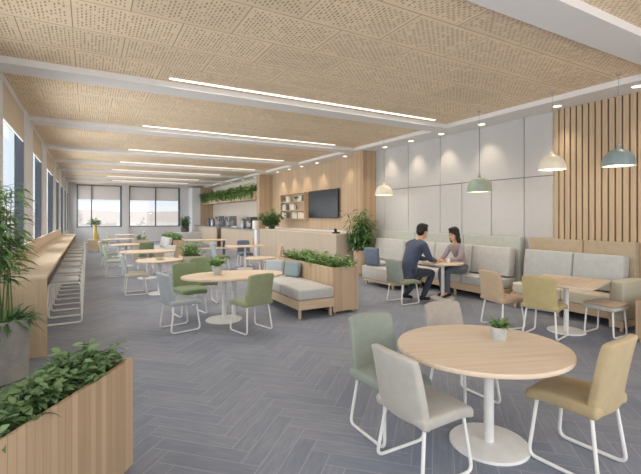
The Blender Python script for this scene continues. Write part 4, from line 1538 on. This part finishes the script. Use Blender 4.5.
machine(24.2, 0.8, 0.45, 0.62, 'steel', 'large steel coffee machine at the left on the kitchen counter')
machine(22.2, 0.85, 0.45, 0.6, 'steel', 'second steel coffee machine on the kitchen counter above the dark gap')
machine(18.7, 0.6, 0.4, 0.56, 'darksteel', 'dark steel coffee machine at the right end of the kitchen counter')
for y, mt, lb in ((26.2, 'darksteel', 'tall dark grey canister at the left end of the kitchen counter'), (25.3, 'steel', 'steel canister beside the left coffee machine'), (19.6, 'steel', 'steel canister left of the dark coffee machine'), (17.9, 'bookw', 'white canister at the right end of the kitchen counter')):
    c = thing('canister', lb, 'canister', (6.7, y, 1.1))
    MB().lathe([(0.13, 0), (0.14, 0.01), (0.14, 0.38), (0.13, 0.4)], 24).build('canister_body', M[mt], c)
    MB().lathe([(0.145, 0.4), (0.145, 0.43), (0.03, 0.46), (0.03, 0.49)], 24).build('lid', M['darksteel'], c)
for k, y in enumerate((20.4, 20.65, 20.9, 21.15)):
    tag(MB().lathe([(0.03, 0), (0.045, 0.09), (0.04, 0.09), (0.026, 0.01)], 16).build('cup', M['bookw']), 'white cup on the kitchen counter, %s from the dark machine' % ORD[k].replace('nearest', 'first'), 'cup', 'cups on the kitchen counter').location = (6.6, y, 1.1)

# larger plants
t = thing('potted_tree', 'bushy green tree in a tan planter in front of the oak column', 'potted plant', (6.93, 9.87, 0))
MB().lathe([(0.17, 0), (0.19, 0.02), (0.215, 0.68), (0.215, 0.7), (0.19, 0.7), (0.185, 0.64)], 32).build('pot', M['peach'], t)
MB().lathe([(0.187, 0.6), (0.187, 0.64)], 24).build('soil', M['soil'], t)
lv, st = MB(), MB()
for s in range(9):
    a = 2 * PI * s / 9 + rnd(-.2, .2)
    q = rnd(.15, .45)
    tip = (q * math.cos(a), q * math.sin(a), rnd(1.15, 1.92))
    path = [(0.03 * math.cos(a), 0.03 * math.sin(a), .64), (tip[0] * .4, tip[1] * .4, .9), tip]
    st.tube(path, [.012, .009, .004], 6)
    for k in range(120):
        p = Vector(path[1]).lerp(Vector(tip), rnd(-.2, 1.0))
        b = rnd(0, 2 * PI)
        dv = Vector((math.cos(b), math.sin(b), rnd(-.3, .7)))
        lv.leaf(p + dv * rnd(.02, .16), dv, rnd(.13, .21), rnd(.035, .055), rnd(.3, .9), rnd(-.5, .5))
lv.build('leaves', M['leafd'], t)
st.build('stems', M['bark'], t)

t = thing('potted_plant', 'bushy green plant on the left end of the reception desk', 'potted plant', (6.62, 15.8, 1.17), 0)
MB().lathe([(0.12, 0), (0.16, 0.14), (0.14, 0.14)], 24).build('pot', M['darksteel'], t)
lv, st = bush(60, 0.46, 0.46, 0.8, 14, 0.18, 0.065, 0.4, 0.8, 0.05)
lv.build('foliage', M['leafd'], t).location = (0, 0, 0.12)
st.build('stems', M['stem'], t).location = (0, 0, 0.12)

t = thing('potted_plant', 'upright green plant in a tall dark pot by the far right window', 'potted plant', (5.45, 27.4, 0))
MB().lathe([(0.2, 0), (0.26, 0.95), (0.22, 0.95)], 24).build('pot', M['plum'], t)
lv, st = bush(44, 0.34, 0.34, 1.0, 14, 0.18, 0.08, 0.4, 0.5, 0.05)
lv.build('foliage', M['leafd'], t).location = (0, 0, 0.9)
